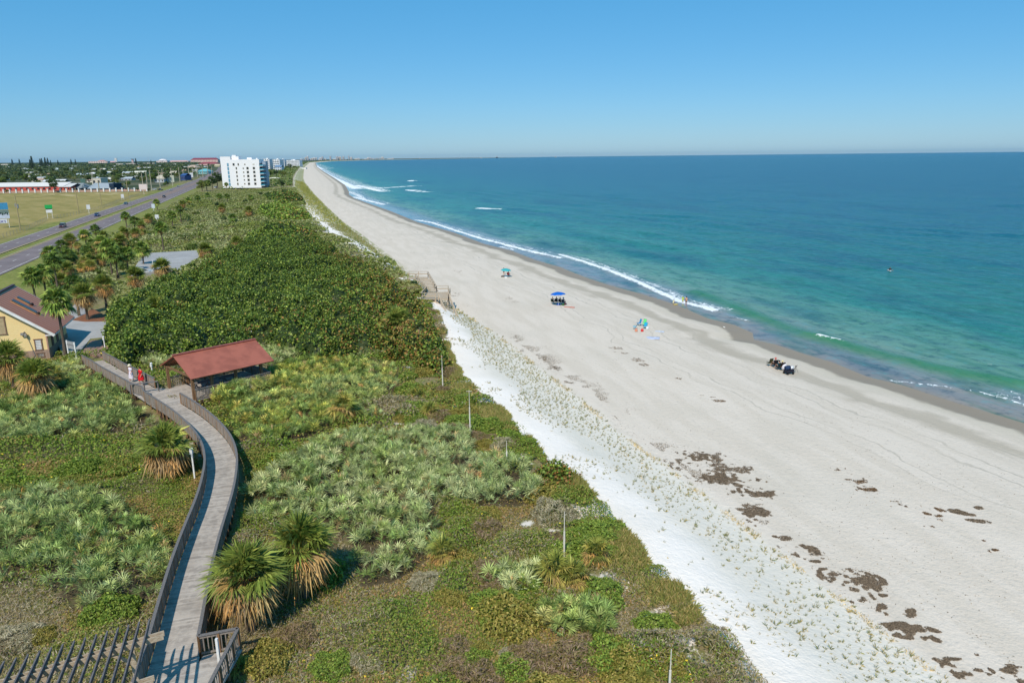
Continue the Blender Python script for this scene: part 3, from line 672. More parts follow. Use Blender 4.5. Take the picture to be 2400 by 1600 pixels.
# ------------------------------------------------------------------ pergola at the lower left
A0 = Vector((*P(367,1475,8.0), 8.0)); A1 = Vector((*P(17,1580,8.0), 8.0)); bd = (A1-A0).normalized(); sd_ = Vector((-bd.y, bd.x, 0)).normalized()
if sd_.y > 0: sd_ = -sd_           # towards the viewer side
tips = Vector((*P(351,1453,8.15), 8.15)); low = Vector((*P(314,1597,8.15), 8.15)); sdir = (low-tips).normalized()
pg = thing('pergola', 'weathered timber slat pergola with pointed rafter tails beside the boardwalk', 'pergola', (A0.x, A0.y, 3.9))
og = (A0.x, A0.y, 3.9); blen = 9.2; slen = 5.6; gap = (A0-A1).length/13.2
for q in (0, 1):
    for off_ in (-.13, .13):
        base = A0+sdir*(.55+q*2.9+off_)-bd*.35; end = base+bd*blen
        MB(og).beam(base, end, .05, .24).build('beam', M['tanwood'], pg)
sm_ = wood('pergola_slat', L(120,116,116), L(92,88,88), 'y')
for i in range(19):
    a = tips+bd*(gap*i); b = a+sdir*slen; mb = MB(og)
    a2 = a+sdir*.45; sv_ = Vector((-sdir.y, sdir.x, 0))*.03; z = .1
    mb.beam(a2, b, .055, .2); k = len(mb.v); 
    pts = [a2-sv_+Vector((0,0,.1)), a2+sv_+Vector((0,0,.1)), a2-sv_-Vector((0,0,.1)), a2+sv_-Vector((0,0,.1)), a-sv_+Vector((0,0,.1)), a+sv_+Vector((0,0,.1)), a-sv_+Vector((0,0,.04)), a+sv_+Vector((0,0,.04))]
    mb.quadbox([tuple(pts[j]) for j in (2,3,7,6,0,1,5,4)]); mb.build('rafter', sm_, pg)
for q in (0, 1):
    for d in (.9, 4.0, 7.4):
        p = A0+sdir*(.55+q*2.9)+bd*d; MB(og).box(p.x, p.y, 5.85, .2, .2, 4.1, .5).build('post', M['tanwood'], pg)
        br = MB(og); br.beam(p+Vector((0,0,-.9)), p+bd*.8+Vector((0,0,-.12)), .09, .12); br.build('brace', M['tanwood'], pg)
# ------------------------------------------------------------------ white light posts by the boardwalk
def light_post(px, py, pytop, label, bolt=True):
    x, y, z = PG(px, py, 0); h = height_for(x, y, z, pytop)
    t = thing('light_post', label, 'post light', (x, y, z-.1), 0, 'white post lights beside the boardwalk')
    MB().box(0,0,h/2,.11,.11,h+.05).build('post', M['white'], t)
    if bolt:
        MB().box(-.02,0,h-.25,.2,.2,.34).build('lamp_housing', M['white'], t); MB().lathe([(.15,h-.03),(.11,h+.05),(.001,h+.1)],8).build('cap', M['white'], t)
    return t
light_post(523,1620,1492,'tall plain white post standing in the shadow right of the boardwalk at the bottom', False)
light_post(457,1122,1048,'white post light between the bushy palm and the left boardwalk railing')
light_post(491,945,903,'white post light beside the pavilion railing near its front corner')
light_post(358,880,849,'white post light just left of the pavilion front, behind the railing')
light_post(247,820,787,'white post light at the house end of the boardwalk by the brick path')
light_post(360,632,608,'thin white post standing at the edge of the pale parking lot', False)
# gooseneck lamp
x, y, z = PG(584,805); h = height_for(x, y, z, 770)
t = thing('lamp_pole', 'thin tan pole with a white gooseneck bell lamp behind the pavilion roof', 'lamp', (x, y, z))
MB().tube((0,0,0),(0,0,h),.05,.05,8).build('pole', cmat('tanpole',(200,170,110)), t)
MB().path([(0,0,h),(.2,0,h+.05),(.42,0,h+.03),(.5,0,h-.1)],.03).build('arm', M['white'], t)
MB().lathe([(.05,-.1),(.1,-.3),(.26,-.55),(.24,-.6),(.001,-.5)],12,(.5,0,h)).build('lamp_shade', M['white'], t, True)
# sign with two white posts by the house
a = Vector(PG(163,842)); b = Vector(PG(181,846)); h = height_for(a.x, a.y, a.z, 797)
t = thing('notice_board', 'grey notice board on two white posts by the house corner', 'sign', tuple(a))
for p in (a, b): MB(tuple(a)).box(p.x,p.y,a.z+h/2,.14,.14,h).build('post', M['white'], t)
mb = MB(tuple(a)); mb.beam(a+Vector((0,0,h-.55)), b+Vector((0,0,h-.55)), .06, .95); mb.build('panel', cmat('signgrey',(168,170,172)), t)
mb = MB(tuple(a)); mb.beam(a+Vector((0,-.05,h-.5)), b+Vector((0,-.05,h-.5)), .02, .1); mb.build('lettering_strip', cmat('signgrey2',(120,122,124)), t)
# thin white stakes in the dune scrub
for px, py, pt, lb in ((1038,912,832,'thin white pole farthest along the scrub edge, near the mauve bush'), (1102,1018,914,'thin white pole with a crossbar in front of the second bare sand gap'), (1188,1100,1032,'thin white pole standing at the bright green round bush'), (1322,1320,1198,'thin white pole behind the orange tinged palmetto clump'), (1567,1650,1520,'thin white pole at the bottom edge of the photo in the dune scrub')):
    x, y, z = PG(px, py); h = height_for(x, y, z, pt)
    t = thing('marker_pole', lb, 'pole', (x, y, z), 0, 'thin white poles along the dune scrub')
    MB().tube((0,0,-.2),(0,0,h*.62),.06,.055,8).build('pole', M['offwhite'], t); MB().tube((0,0,h*.62),(0,0,h),.03,.02,6).build('tip', M['offwhite'], t)
    if py == 1018: MB().tube((-.25,0,h-.1),(.25,0,h-.1),.02,.02,6).build('crossbar', M['offwhite'], t)
# ------------------------------------------------------------------ yellow house
hx = Vector((.947,.32,0)); hy = Vector((-.32,.947,0)); hc = Vector((-59.0,89.4,3.25))   # near right wall corner; -hx along the gable
GW = 11.0; DP = 9.6
hs_ = thing('house', 'yellow clapboard house with ribbed brown metal gable roof and stone base', 'house', tuple(hc), math.atan2(hx.y, hx.x))
# local x: 0 at corner, negative to the left; y: 0 front, + back
EZ, RZ = 3.9, 8.0; XR = -GW/2
yw = NT('yellow_clapboard'); yv = yw.coord('Object'); w_ = yw.n.new('ShaderNodeTexWave'); yw.l(yv, w_.inputs[0]); w_.bands_direction = 'Z'; w_.wave_profile = 'SAW'; w_.inputs['Scale'].default_value = 1.5
yw.base(yw.mix(yw.mr(w_.outputs[0], .9, 1.0), yw.mix(yw.noise(yv, 1.5, 4), L(246,220,160), L(238,208,146)), L(196,158,92))); yw.p(rough=.7); yw.bump(w_.outputs[0], .4, .03)
mb = MB(); F_ = [(0,0,1.1),(0,0,EZ),(XR,0,RZ),(-GW,0,EZ),(-GW,0,1.1)]; B_ = [(p[0],DP,p[2]) for p in F_]
mb.v = F_+B_; mb.f = [(4,3,2,1,0),(5,6,7,8,9),(0,1,6,5),(3,4,9,8),(1,2,7,6),(2,3,8,7)]; mb.build('wall', yw.m, hs_)
stn = NT('stone_base'); sv2 = stn.coord('Object'); bk = stn.n.new('ShaderNodeTexBrick'); stn.l(sv2, bk.inputs[0]); bk.inputs['Scale'].default_value = 1.6; bk.inputs['Color1'].default_value = L(176,148,128); bk.inputs['Color2'].default_value = L(146,118,100); bk.inputs['Mortar'].default_value = L(190,176,160)
stn.base(stn.mix(stn.noise(sv2, 3, 3), bk.outputs[0], L(150,126,110))); stn.p(rough=.9); stn.bump(bk.outputs[1], .3, .03)
MB().box(-GW/2,DP/2,.45,GW+.1,DP+.1,1.38).build('stone_base', stn.m, hs_)
br_ = NT('brown_ribbed_roof'); bv_ = br_.coord('Object'); w2 = br_.n.new('ShaderNodeTexWave'); br_.l(bv_, w2.inputs[0]); w2.bands_direction = 'Y'; w2.inputs['Scale'].default_value = .40
br_.base(br_.mix(br_.mr(w2.outputs[0], .3, .8), L(160,88,58), L(204,142,104))); br_.p(rough=.45, spec=.4); br_.bump(w2.outputs[0], .6, .05)
sl_ = (RZ-EZ)/(GW/2); ovx = 1.1; ovy = .7
for s_ in (1, -1):
    xe = XR+s_*(GW/2+ovx); zE = EZ-ovx*sl_+.15; pts = [(XR,-ovy,RZ+.15),(xe,-ovy,zE),(xe,DP+ovy,zE),(XR,DP+ovy,RZ+.15)]
    if s_ < 0: pts = pts[::-1]
    MB().slab(pts, .1).build('roof_slope', br_.m, hs_)
    MB().beam((XR,-ovy-.03,RZ-.06),(xe,-ovy-.03,zE-.21),.06,.34).build('barge_board', M['white'], hs_); MB().beam((XR,DP+ovy+.03,RZ-.06),(xe,DP+ovy+.03,zE-.21),.06,.34).build('barge_board', M['white'], hs_)
    mb = MB(); mb.box(XR+s_*(GW/2+.55),-ovy/2,zE-.16,ovx-.1,ovy,.06); mb.box(xe-s_*.02,DP/2,zE-.17,.05,DP+ovy*2,.16); mb.build('soffit', M['white'], hs_)
MB().beam((XR,-ovy-.1,RZ+.2),(XR,DP+ovy+.1,RZ+.2),.4,.08).build('ridge_cap', cmat('ridge_plum',(86,58,66),.5), hs_)
def roofpt(x, y, up=.03): return (x, y, RZ+.15-abs(x-XR)*sl_+up)
for y0 in (3.4, 5.6):     # skylights with orange cedar surround
    x0, x1 = (XR+1.5, XR+3.9) if y0 < 4 else (XR+1.5, XR+2.7)
    mb = MB(); mb.slab([roofpt(x0,y0,.18), roofpt(x1,y0,.18), roofpt(x1,y0+.6,.18), roofpt(x0,y0+.6,.18)], .2); sk_ = mb.build('skylight', cmat('blueglass',(70,92,100),.3,.4), hs_)
    mb = MB(); mb.slab([roofpt(x0-.1,y0-.55,.03), roofpt(x1+.1,y0-.55,.03), roofpt(x1+.1,y0,.03), roofpt(x0-.1,y0,.03)], .06); mb.build('flashing', cmat('orangew',(214,140,84)), sk_)
    mb = MB(); c_ = roofpt(x1+.25, y0+.3, .1); mb.ball(c_, .22, 8, 5); mb.build('vent', M['black'], sk_)
def hwin(x, z, w, h, col, fr=(140,112,92), slat=0):
    f = MB(); 
    for a, b, c, d in ((x,z+h/2,w+.24,.12),(x,z-h/2,w+.24,.12),(x-w/2,z,.12,h),(x+w/2,z,.12,h)): f.box(a,-.05,b,c,.1,d)
    fo = f.build('window', cmat('wf%d%d'%(fr[0],fr[1]), fr), hs_)
    MB().box(x,-.02,z,w,.06,h).build('shutter', cmat('sh%d%d'%(col[0],col[2]), col), fo)
    if slat:
        mb = MB()
        for i in range(slat): mb.box(x,-.06,z-h/2+(i+.5)*h/slat,w,.03,.03)
        mb.build('slats', cmat('slatg',(150,150,150)), fo)
    return fo
hwin(-5.6, 4.6, 2.8, 2.2, (186,166,130)); hwin(-4.7, 1.75, 1.5, 1.5, (216,198,172)); hwin(-1.0, 1.85, .75, 1.4, (232,230,226), slat=7); hwin(-.95, .5, .8, .55, (226,222,214), slat=3)
MB().box(0,-.03,2.5,.16,.08,3.0).build('corner_trim', cmat('trim',(190,150,130)), hs_)
mb = MB(); mb.box(-2.5,-.2,3.4,.35,.35,.3); mb.box(-2.15,-.3,3.25,.25,.25,.4); mb.box(-2.3,-.1,3.6,.1,.2,.1); mb.build('floodlight', cmat('floodg',(150,146,140)), hs_)
MB().tube((-2.1,-.1,3.2),(-1.5,-.1,0.2),.03,.03,6).build('conduit', M['greymetal'], hs_)
for yy in (2.2, 4.6): MB().box(.05,yy,2.1,.06,.9,1.9).build('door', cmat('doorb',(96,84,76)), hs_)
# ------------------------------------------------------------------ beach crossover stairs
so_ = Vector((-12.6,124.5,1.5)); cs = thing('beach_stairs', 'weathered timber dune crossover with landing and steps down to the sand', 'stairs', tuple(so_)); oc = tuple(so_)
def flat(name, pts, th, mat, parent): 
    mb = MB(oc); a = sum(pts[i][0]*pts[(i+1)%len(pts)][1]-pts[(i+1)%len(pts)][0]*pts[i][1] for i in range(len(pts)))
    mb.slab(pts if a > 0 else pts[::-1], th); return mb.build(name, mat, parent)
flat('upper_walk', [(-19.8,137.2,5.2),(-19.6,139.3,5.2),(-16.2,139.0,5.2),(-15.8,136.4,5.2),(-17.0,136.4,5.2)], .1, M['tanwood'], cs)
flat('landing', [(-15.4,121.6,4.2),(-15.2,127.8,4.2),(-11.4,128.3,4.2),(-10.9,121.6,4.2)], .12, M['tanwood'], cs)
up = MB(oc)
for i in range(9):
    f = (i+.5)/9; c = Vector((-16.6,137,5.15)).lerp(Vector((-14.0,128,4.25)), f); up.beam(c-Vector((1.0,.1,0)), c+Vector((1.0,.1,0)), .9, .05)
up.build('ramp', M['tanwood'], cs)
stp = MB(oc); s0 = Vector((-11.6,121.6,4.1)); s1 = Vector((-9.3,114.2,1.35)); sdv = (s1-s0); nn = 14; side = Vector((.95,.3,0))
for i in range(nn):
    c = s0.lerp(s1, (i+.5)/nn); stp.box(c.x, c.y, c.z, 1.35, .3, .05, .3)
stp.build('steps', M['tanwood'], cs)
def rl2(pts, h=1.05, n='railing'):
    mb = MB(oc)
    for a, b in zip(pts[:-1], pts[1:]):
        a = Vector(a); b = Vector(b); mb.beam(a+Vector((0,0,h)), b+Vector((0,0,h)), .17, .06); mb.beam(a+Vector((0,0,h*.55)), b+Vector((0,0,h*.55)), .05, .16)
        for p in densify([a, b], 1.9): mb.box(p.x, p.y, p.z+h/2-.1, .12, .12, h+.2)
    return mb.build(n, M['tanwood'], cs)
rl2([(-19.8,139.4,5.2),(-16.1,139.1,5.2),(-13.9,130.2,4.4),(-13.4,128.3,4.2),(-11.3,128.4,4.2),(-11.1,125.5,4.2)])
rl2([(-18.2,136.6,5.2),(-15.2,128,4.2),(-15.4,121.6,4.2),(-12.9,121.5,4.2)]); rl2([(-10.8,126.0,4.2),(-10.7,121.5,4.2),(-8.6,114.3,1.4)]); rl2([(-12.4,121.3,4.1),(-10.1,114.0,1.35)])
pl = MB(oc)
for x_, y_ in ((-15.2,121.8),(-13,121.8),(-10.9,121.8),(-10.9,125),(-11.3,128),(-15,128),(-15.2,125)): pl.box(x_, y_, 2.6, .18, .18, 3.2)
pl.beam((-15.2,121.8,1.9),(-13,121.8,3.8),.05,.16); pl.beam((-12.9,121.7,3.8),(-10.9,121.7,1.9),.05,.16); pl.build('piles', M['tanwood'], cs)
# ------------------------------------------------------------------ saw palmetto thickets
def palmetto(poly, label, cols, w, dens, tintf=None, hz=(.35,.85), clear=True, leaf=14, zadd=0):
    x, y = scatter(poly, dens*1.65)
    if clear:
        m = (line_dist(x, y, [(p[0], p[1]) for p in BWs]+[(-35,67)]+[(p[0], p[1]) for p in BW2]) > 1.75); x, y = x[m], y[m]
        m = ~((np.abs((x-po.x)*pax.x+(y-po.y)*pax.y-LEN/2) < LEN/2+.7) & (np.abs((x-po.x)*pav_dir.x+(y-po.y)*pav_dir.y) < HW+.35)); x, y = x[m], y[m]
    e = edge_dist(x, y, poly); hum = fbm(x, y, 4.5, 77)
    m = rng.random(len(x)) < np.clip(.35+e/1.2, 0, 1); x, y, hum, e = x[m], y[m], hum[m], e[m]
    n = len(x); z = terr(x, y)+(.15+.6*hum)*np.clip(.5+e/2, 0, 1)*.8+zadd*rng.uniform(.3, 1, len(x))
    kf = 5; az = rng.uniform(0, 2*math.pi, (n, 1))+np.arange(kf)[None]*(2*math.pi/kf)*1.0+rng.normal(0, .3, (n, kf)); el = rng.uniform(.45, 1.3, (n, kf))
    D = np.stack([np.cos(az)*np.cos(el), np.sin(az)*np.cos(el), np.sin(el)], -1)
    pet = rng.uniform(.25, .65, (n, kf, 1)); C0 = np.stack([x, y, z], -1)[:, None]+D*pet
    Nn = np.array([0, 0, 1.])-D*.5+rng.normal(0, .22, D.shape); C0 = C0.reshape(-1, 3); Dd = D.reshape(-1, 3)
    t = pal(cols, w, n); tt = np.repeat(t, kf, 0)*rng.uniform(.62, 1.35, (n*kf, 1))
    silver = fbm(C0[:,0], C0[:,1], 12, 55); tt = tt*(1+.0*silver[:, None]); g = sstep(.45, .7, silver)[:, None]; tt = tt*(1-g*.35)+np.array(L(150,166,130)[:3])*g*.35
    dead = rng.random(n*kf) < .03; tt[dead] = pal([(160,140,104),(178,140,92),(140,120,92)],[2,1,2],int(dead.sum()))
    V, T_ = fans(C0, Dd, Nn.reshape(-1, 3), rng.uniform(.42, .74, n*kf), leaf-2, tt, 118, .058, .1)
    # brown litter stems under the fans
    nl = n*5; lx = np.repeat(x, 5)+rng.normal(0, .4, nl); ly = np.repeat(y, 5)+rng.normal(0, .4, nl)
    V2, T2 = leaves(np.stack([lx, ly, terr(lx, ly)+rng.uniform(0, .35, nl)], -1), rng.uniform(.2, .5, nl), pal([(110,98,78),(88,80,60),(66,70,44)], [1,1,1], nl), .2, 0, .15)
    o = np_mesh('saw_palmetto', np.concatenate([V, V2]), 4, np.concatenate([T_, T2]), M['fan']); return tag(o, label, 'palmetto', kind='stuff')
GRN = [(120,144,86),(102,128,72),(146,162,106),(150,158,88),(86,110,62)]
SIL = [(146,162,120),(162,174,134),(122,142,98),(138,156,100),(168,176,138)]
YEL = [(150,160,84),(168,172,92),(128,148,76),(112,136,74),(180,170,96)]
palmetto(PALM_A, 'large spread of pale green saw palmetto right of the curving boardwalk', SIL+GRN[:2], [3,3,2,3,1,2,1], 1.25)
palmetto(PALM_B, 'yellow green saw palmetto thicket in front of the pavilion', YEL+GRN[:2], [3,2,3,2,1,2,2], 1.25)
palmetto(PALM_C, 'green saw palmetto thicket left of the boardwalk below the house', GRN, [2,3,2,1,2], 1.2)
palmetto(PALM_D, 'bright saw palmetto thicket near the lower left edge', GRN+SIL[:1], [3,3,2,1,2,1], 1.2)
palmetto(PALM_E, 'silvery saw palmetto patch behind the left end of the pavilion', SIL, [3,3,2,2,2], 1.2)
palmetto(PALM_F, 'silvery saw palmetto band behind the red roof', SIL+GRN[:1], [3,3,2,2,2,2], 1.2)
palmetto(PALM_G, 'small saw palmetto patch below the notice board and house corner', SIL+GRN, [1]*10, 1.2)
q_ = [po+pav_dir*a_+pax*b_ for a_, b_ in ((HW+.45,1.2),(HW+.45,9.5),(HW+2.6,10),(HW+2.8,1.6))]
palmetto([(p.x, p.y) for p in q_], 'taller saw palmetto growing up against the near railing of the pavilion', YEL+GRN[:2], [3,2,3,2,1,2,2], 2.2, clear=False, zadd=1.25)
# ------------------------------------------------------------------ sea grape thickets
def grape(poly, label, H, dens, cols, w, seaward=None, size=(.22,.38), name='sea_grape', cat='thicket', lump=2.3, stuff=True, sc=3.2):
    def top(x, y):
        e = edge_dist(x, y, poly); f = np.clip(e/ (H*1.1), 0, 1); f = np.sqrt(np.clip(1-(1-f)**2, 0, 1))
        return terr(x, y)+f*(H+lump*1.5*(fbm(x, y, 14, 91)-.5))+f*lump*1.1*(np.abs(2*vnoise(x, y, sc*1.25, 33)-1)**.55-.6)+f*lump*.7*(np.abs(2*vnoise(x+7, y, sc*.5, 34)-1)**.6-.5)
    a = np.array(poly); x0, y0 = a.min(0); x1, y1 = a.max(0); g = .55 if (x1-x0) > 12 else .25
    gx_ = np.arange(x0, x1, g); gy_ = np.arange(y0, y1, g); X_, Y_ = np.meshgrid(gx_, gy_, indexing='ij'); ins = in_poly(X_, Y_, poly)
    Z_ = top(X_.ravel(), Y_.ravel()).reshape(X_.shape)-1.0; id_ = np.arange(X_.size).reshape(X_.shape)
    ok = ins[:-1,:-1] & ins[1:,:-1] & ins[1:,1:] & ins[:-1,1:]
    fc_ = np.stack([id_[:-1,:-1], id_[1:,:-1], id_[1:,1:], id_[:-1,1:]], -1)[ok]
    x, y = scatter(poly, dens); n = len(x); e = edge_dist(x, y, poly)
    gap = fbm(x, y, 1.7, 12, 2); z = top(x, y)-rng.random(n)**1.5*.75+.12*rng.normal(0, 1, n)-np.where(gap < .40, .9, 0)
    # skirt leaves down the edges
    m = e < 1.6; k = 2; xs = np.repeat(x[m], k)+rng.normal(0, .25, m.sum()*k); ys = np.repeat(y[m], k)+rng.normal(0, .25, m.sum()*k); zs = terr(xs, ys)+rng.random(len(xs))*np.repeat(z[m]-terr(x[m], y[m]), k)
    x = np.concatenate([x, xs]); y = np.concatenate([y, ys]); z = np.concatenate([z, zs]); n = len(x)
    t = pal(cols, w, n); br = fbm(x, y, 2.6, 61)[:, None]; t = t*(.75+.5*br)*rng.uniform(.6, 1.35, (n, 1))
    if seaward is not None:
        p_ = seaward(x, y); r = rng.random(n) < p_*.65; t[r] = pal([(134,104,60),(146,118,70),(112,88,52),(112,114,54),(108,96,52)], [2,2,2,3,2], int(r.sum()))
    V, T_ = leaves(np.stack([x, y, z], -1), rng.uniform(*size, n), t, .45, 0, .85)
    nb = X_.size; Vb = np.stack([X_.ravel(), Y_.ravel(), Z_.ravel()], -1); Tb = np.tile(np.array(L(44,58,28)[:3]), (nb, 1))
    fl_ = np.arange(len(V)).reshape(-1, 4)+nb
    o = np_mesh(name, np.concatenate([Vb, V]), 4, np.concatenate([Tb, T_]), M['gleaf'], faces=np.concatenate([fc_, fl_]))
    return tag(o, label, cat, kind='stuff' if stuff else None)
DG = [(82,108,46),(66,92,38),(106,128,54),(126,142,66),(54,76,34)]
def sea_side(k=1.0):
    def f(x, y):
        u, v = xy2uv(x, y); d = Ev(u)-v; nz = fbm(x, y, 7, 19); return k*np.clip(sstep(22, 2, d+14*(nz-.5))*.85*sstep(.25, .5, nz)+.0+.35*sstep(.66, .76, nz), 0, .8)
    return f
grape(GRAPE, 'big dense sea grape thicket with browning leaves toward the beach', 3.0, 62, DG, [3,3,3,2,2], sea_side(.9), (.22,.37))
grape(GRAPE3, 'sea grape thicket with orange tops just beyond the big thicket', 2.0, 8, DG, [3,3,3,2,1], sea_side(1.1), (.5,.8))
grape(GRAPE2, 'bright green rounded sea grape mound in the far scrub', 2.2, 6, [(108,136,58),(92,122,52),(130,150,70)], [1,1,1], sea_side(.6), (.6,.95))
grape(GRAPE4, 'dark green sea grape mound near the white condominium', 2.6, 4, DG, [3,3,1,1,2], sea_side(.6), (.8,1.2))
def blob(px, py, rx, ry, dz=.6, rz=-.2):
    c = P(px, py, 4.3); k = 1; s = 1700/ (math.hypot(c[0], c[1])*.97+23*.25); dep = math.hypot(c[0], c[1]); ve = 23.2/dep*s
    a, b = rx/s, ry/ve*.8; return [(c[0]+a*math.cos(t)*(1+.12*math.sin(3*t)), c[1]+b*math.sin(t)*(1+.1*math.cos(2*t))) for t in np.linspace(0, 2*math.pi, 20)[:-1]]
grape(blob(1190,1030,46,24), 'small bright yellow green bush beside the white dune sand', .7, 130, [(122,150,44),(142,164,56),(98,128,36)], [2,2,1], None, (.12,.2), 'bright_bush', 'bush', .4, False, 1.2)
grape(blob(1300,1118,48,40), 'small sea grape bush with orange brown leaves at the edge of the white sand', 1.3, 130, [(80,108,46),(104,128,54),(128,96,58),(110,116,54)], [2,2,2,2], None, (.16,.26), 'sea_grape', 'bush', .6, False, 1.2)
grape(blob(648,790,40,20), 'smooth deep green round bush between the pavilion and the thicket', 1.7, 160, [(58,104,42),(50,92,36),(74,116,50)], [2,2,1], None, (.08,.16), 'round_bush', 'bush', .3, False, 2)
# ------------------------------------------------------------------ low scrub
allp = FIELDS+[GRAPE]
def scrub(n, ulo, uhi, vlo, size, hmax, label, name, pw=1.0, seed=0, skipfar=False):
    u = ulo+(uhi-ulo)*rng.random(n)**pw; v = rng.uniform(vlo, 0.4, n)+Ev(u); x, y = uv2xy(u, v)
    m = np.ones(n, bool)
    for q in (allp if not skipfar else [GRAPE, GRAPE2, GRAPE3, GRAPE4]): m &= ~in_poly(x, y, q) | (rng.random(n) < .12 if not skipfar else False)
    m &= line_dist(x, y, [(p[0], p[1]) for p in BWs]+[(-35,67)]+[(p[0], p[1]) for p in BW2]) > 1.5
    N_ = Nv(u); m &= (v-N_) > 9
    for q in (lawn_poly, yard_poly): m &= ~in_poly(x, y, q)
    for q in PAVES: m &= ~in_poly(x, y, q)
    m &= ~((np.abs((x-po.x)*pax.x+(y-po.y)*pax.y-LEN/2) < LEN/2+.5) & (np.abs((x-po.x)*pav_dir.x+(y-po.y)*pav_dir.y) < HW+.5))
    lx = (x-hc.x)*hx.x+(y-hc.y)*hx.y; ly = (x-hc.x)*hy.x+(y-hc.y)*hy.y; m &= ~((lx > -12) & (lx < .5) & (ly > -.3) & (ly < 11))
    bare = fbm(x, y, 5, 201, 4); edge = Ev(u)-v
    m &= ~((bare > .60) & (edge < 9) & (rng.random(n) < .93))
    m &= rng.random(len(x)) > spot_amount(x, y)*1.15
    x, y, u, v = x[m], y[m], u[m], v[m]; n = len(x)
    a = fbm(x, y, 7 if not skipfar else 16, 301+seed); b = fbm(x, y, 3.4 if not skipfar else 9, 402+seed, 2); c = fbm(x, y, 11, 503+seed)
    h = hmax*sstep(.35, .82, b)*(.5+.5*a)+.10*hmax*vnoise(x, y, .6, 77)
    z = terr(x, y)+h*(1.05-.5*rng.random(n)**2)+.03
    k = np.where(a+.10*rng.normal(0, 1, n) > .57, 1, 0); k = np.where((b+.1*rng.normal(0, 1, n) < .33), 2, k); k = np.where((c+.07*rng.normal(0, 1, n) > .60), 3, k)
    P0 = pal([(108,118,58),(96,110,50),(126,128,74),(84,102,44),(134,116,70)], [2,2,1.5,2,.8], n); P1 = pal([(90,114,46),(108,130,54),(76,98,40)], [2,2,1], n); P2 = pal([(134,118,84),(112,100,72),(150,122,90),(118,112,58)], [1,1,1,2], n); P3 = pal([(150,146,134),(128,120,110),(116,106,92),(118,112,70)], [2,2,1,2], n)
    if skipfar: P0 = pal([(112,122,76),(126,134,90),(92,106,58),(84,98,50)], [2,2,1,1], n); P1 = pal([(104,118,62),(86,102,50),(120,130,70)], [2,2,1], n); P2 = pal([(130,138,100),(116,126,90),(108,98,62)], [2,2,1], n); P3 = pal([(136,142,110),(120,130,98),(98,104,70)], [2,2,1], n)
    t = np.where((k == 1)[:, None], P1, np.where((k == 2)[:, None], P2, np.where((k == 3)[:, None], P3, P0)))
    fl = (rng.random(n) < .004) & (k < 2)
    if not skipfar: t[fl] = np.array(L(225,205,70)[:3])
    asp = np.where(k == 3, .14, .6) if not skipfar else .7; sz = rng.uniform(*size, n)*np.where((k == 3) & (not skipfar), 1.9, 1)
    V, T_ = leaves(np.stack([x, y, z], -1), sz, t, .5, 0, asp)
    o = np_mesh(name, V, 4, T_, M['leaf']); return tag(o, label, 'ground cover', kind='stuff')
PAVES = [wp([(335,600),(462,594),(470,610),(425,650),(330,660),(270,652),(280,640),(330,625)], 3.2), wp([(150,735),(200,680),(262,780),(246,793),(262,806),(240,838),(200,840),(100,800)], 3.5)]
scrub(820000, 12, 62, -52, (.08,.17), 1.15, 'low mixed dune scrub of green, olive and grey twiggy plants in the foreground', 'dune_scrub')
scrub(420000, 58, 135, -66, (.14,.28), 1.3, 'low green and mauve dune scrub around the pavilion and the thicket', 'dune_scrub', 1.2, 5)
scrub(280000, 128, 640, -88, (.35,.8), 2.3, 'silvery green dune scrub stretching to the white condominium', 'far_scrub', 1.5, 9, True)
# individual low shrubs
def shrub_proto(kind):
    n = 3200; d = unit(rng.normal(0, 1, (n, 3))); d[:,2] = np.abs(d[:,2]); r = (.72+.28*rng.random(n)**.5)*(1+.22*np.sin(d[:,0]*5+1)*np.cos(d[:,1]*6))
    C0 = d*r[:, None]*np.array([1, 1, .62]); cols = {'green': ([(92,116,50),(108,130,58),(74,96,42),(120,138,66)], .6, 1), 'mauve': ([(136,120,110),(112,98,90),(120,112,80),(104,100,62)], .16, 1.8), 'grey': ([(160,158,146),(134,130,118),(118,118,96)], .12, 2), 'olive': ([(126,124,66),(108,108,54),(142,132,78),(96,100,48)], .5, 1.1)}[kind]
    V, T_ = leaves(C0, rng.uniform(.07, .14, n)*cols[2], pal(cols[0], [1]*len(cols[0]), n), .35, 0, cols[1]); return np_mesh('low_shrub', V, 4, T_, M['leaf'])
SHL = {'green':'low rounded green shrub in the near dune scrub','mauve':'low mauve brown twiggy shrub in the near dune scrub','grey':'pale grey leafless shrub in the near dune scrub','olive':'low olive shrub in the near dune scrub'}
SP = {k: shrub_proto(k) for k in SHL}; sused = set(); cnt = 0
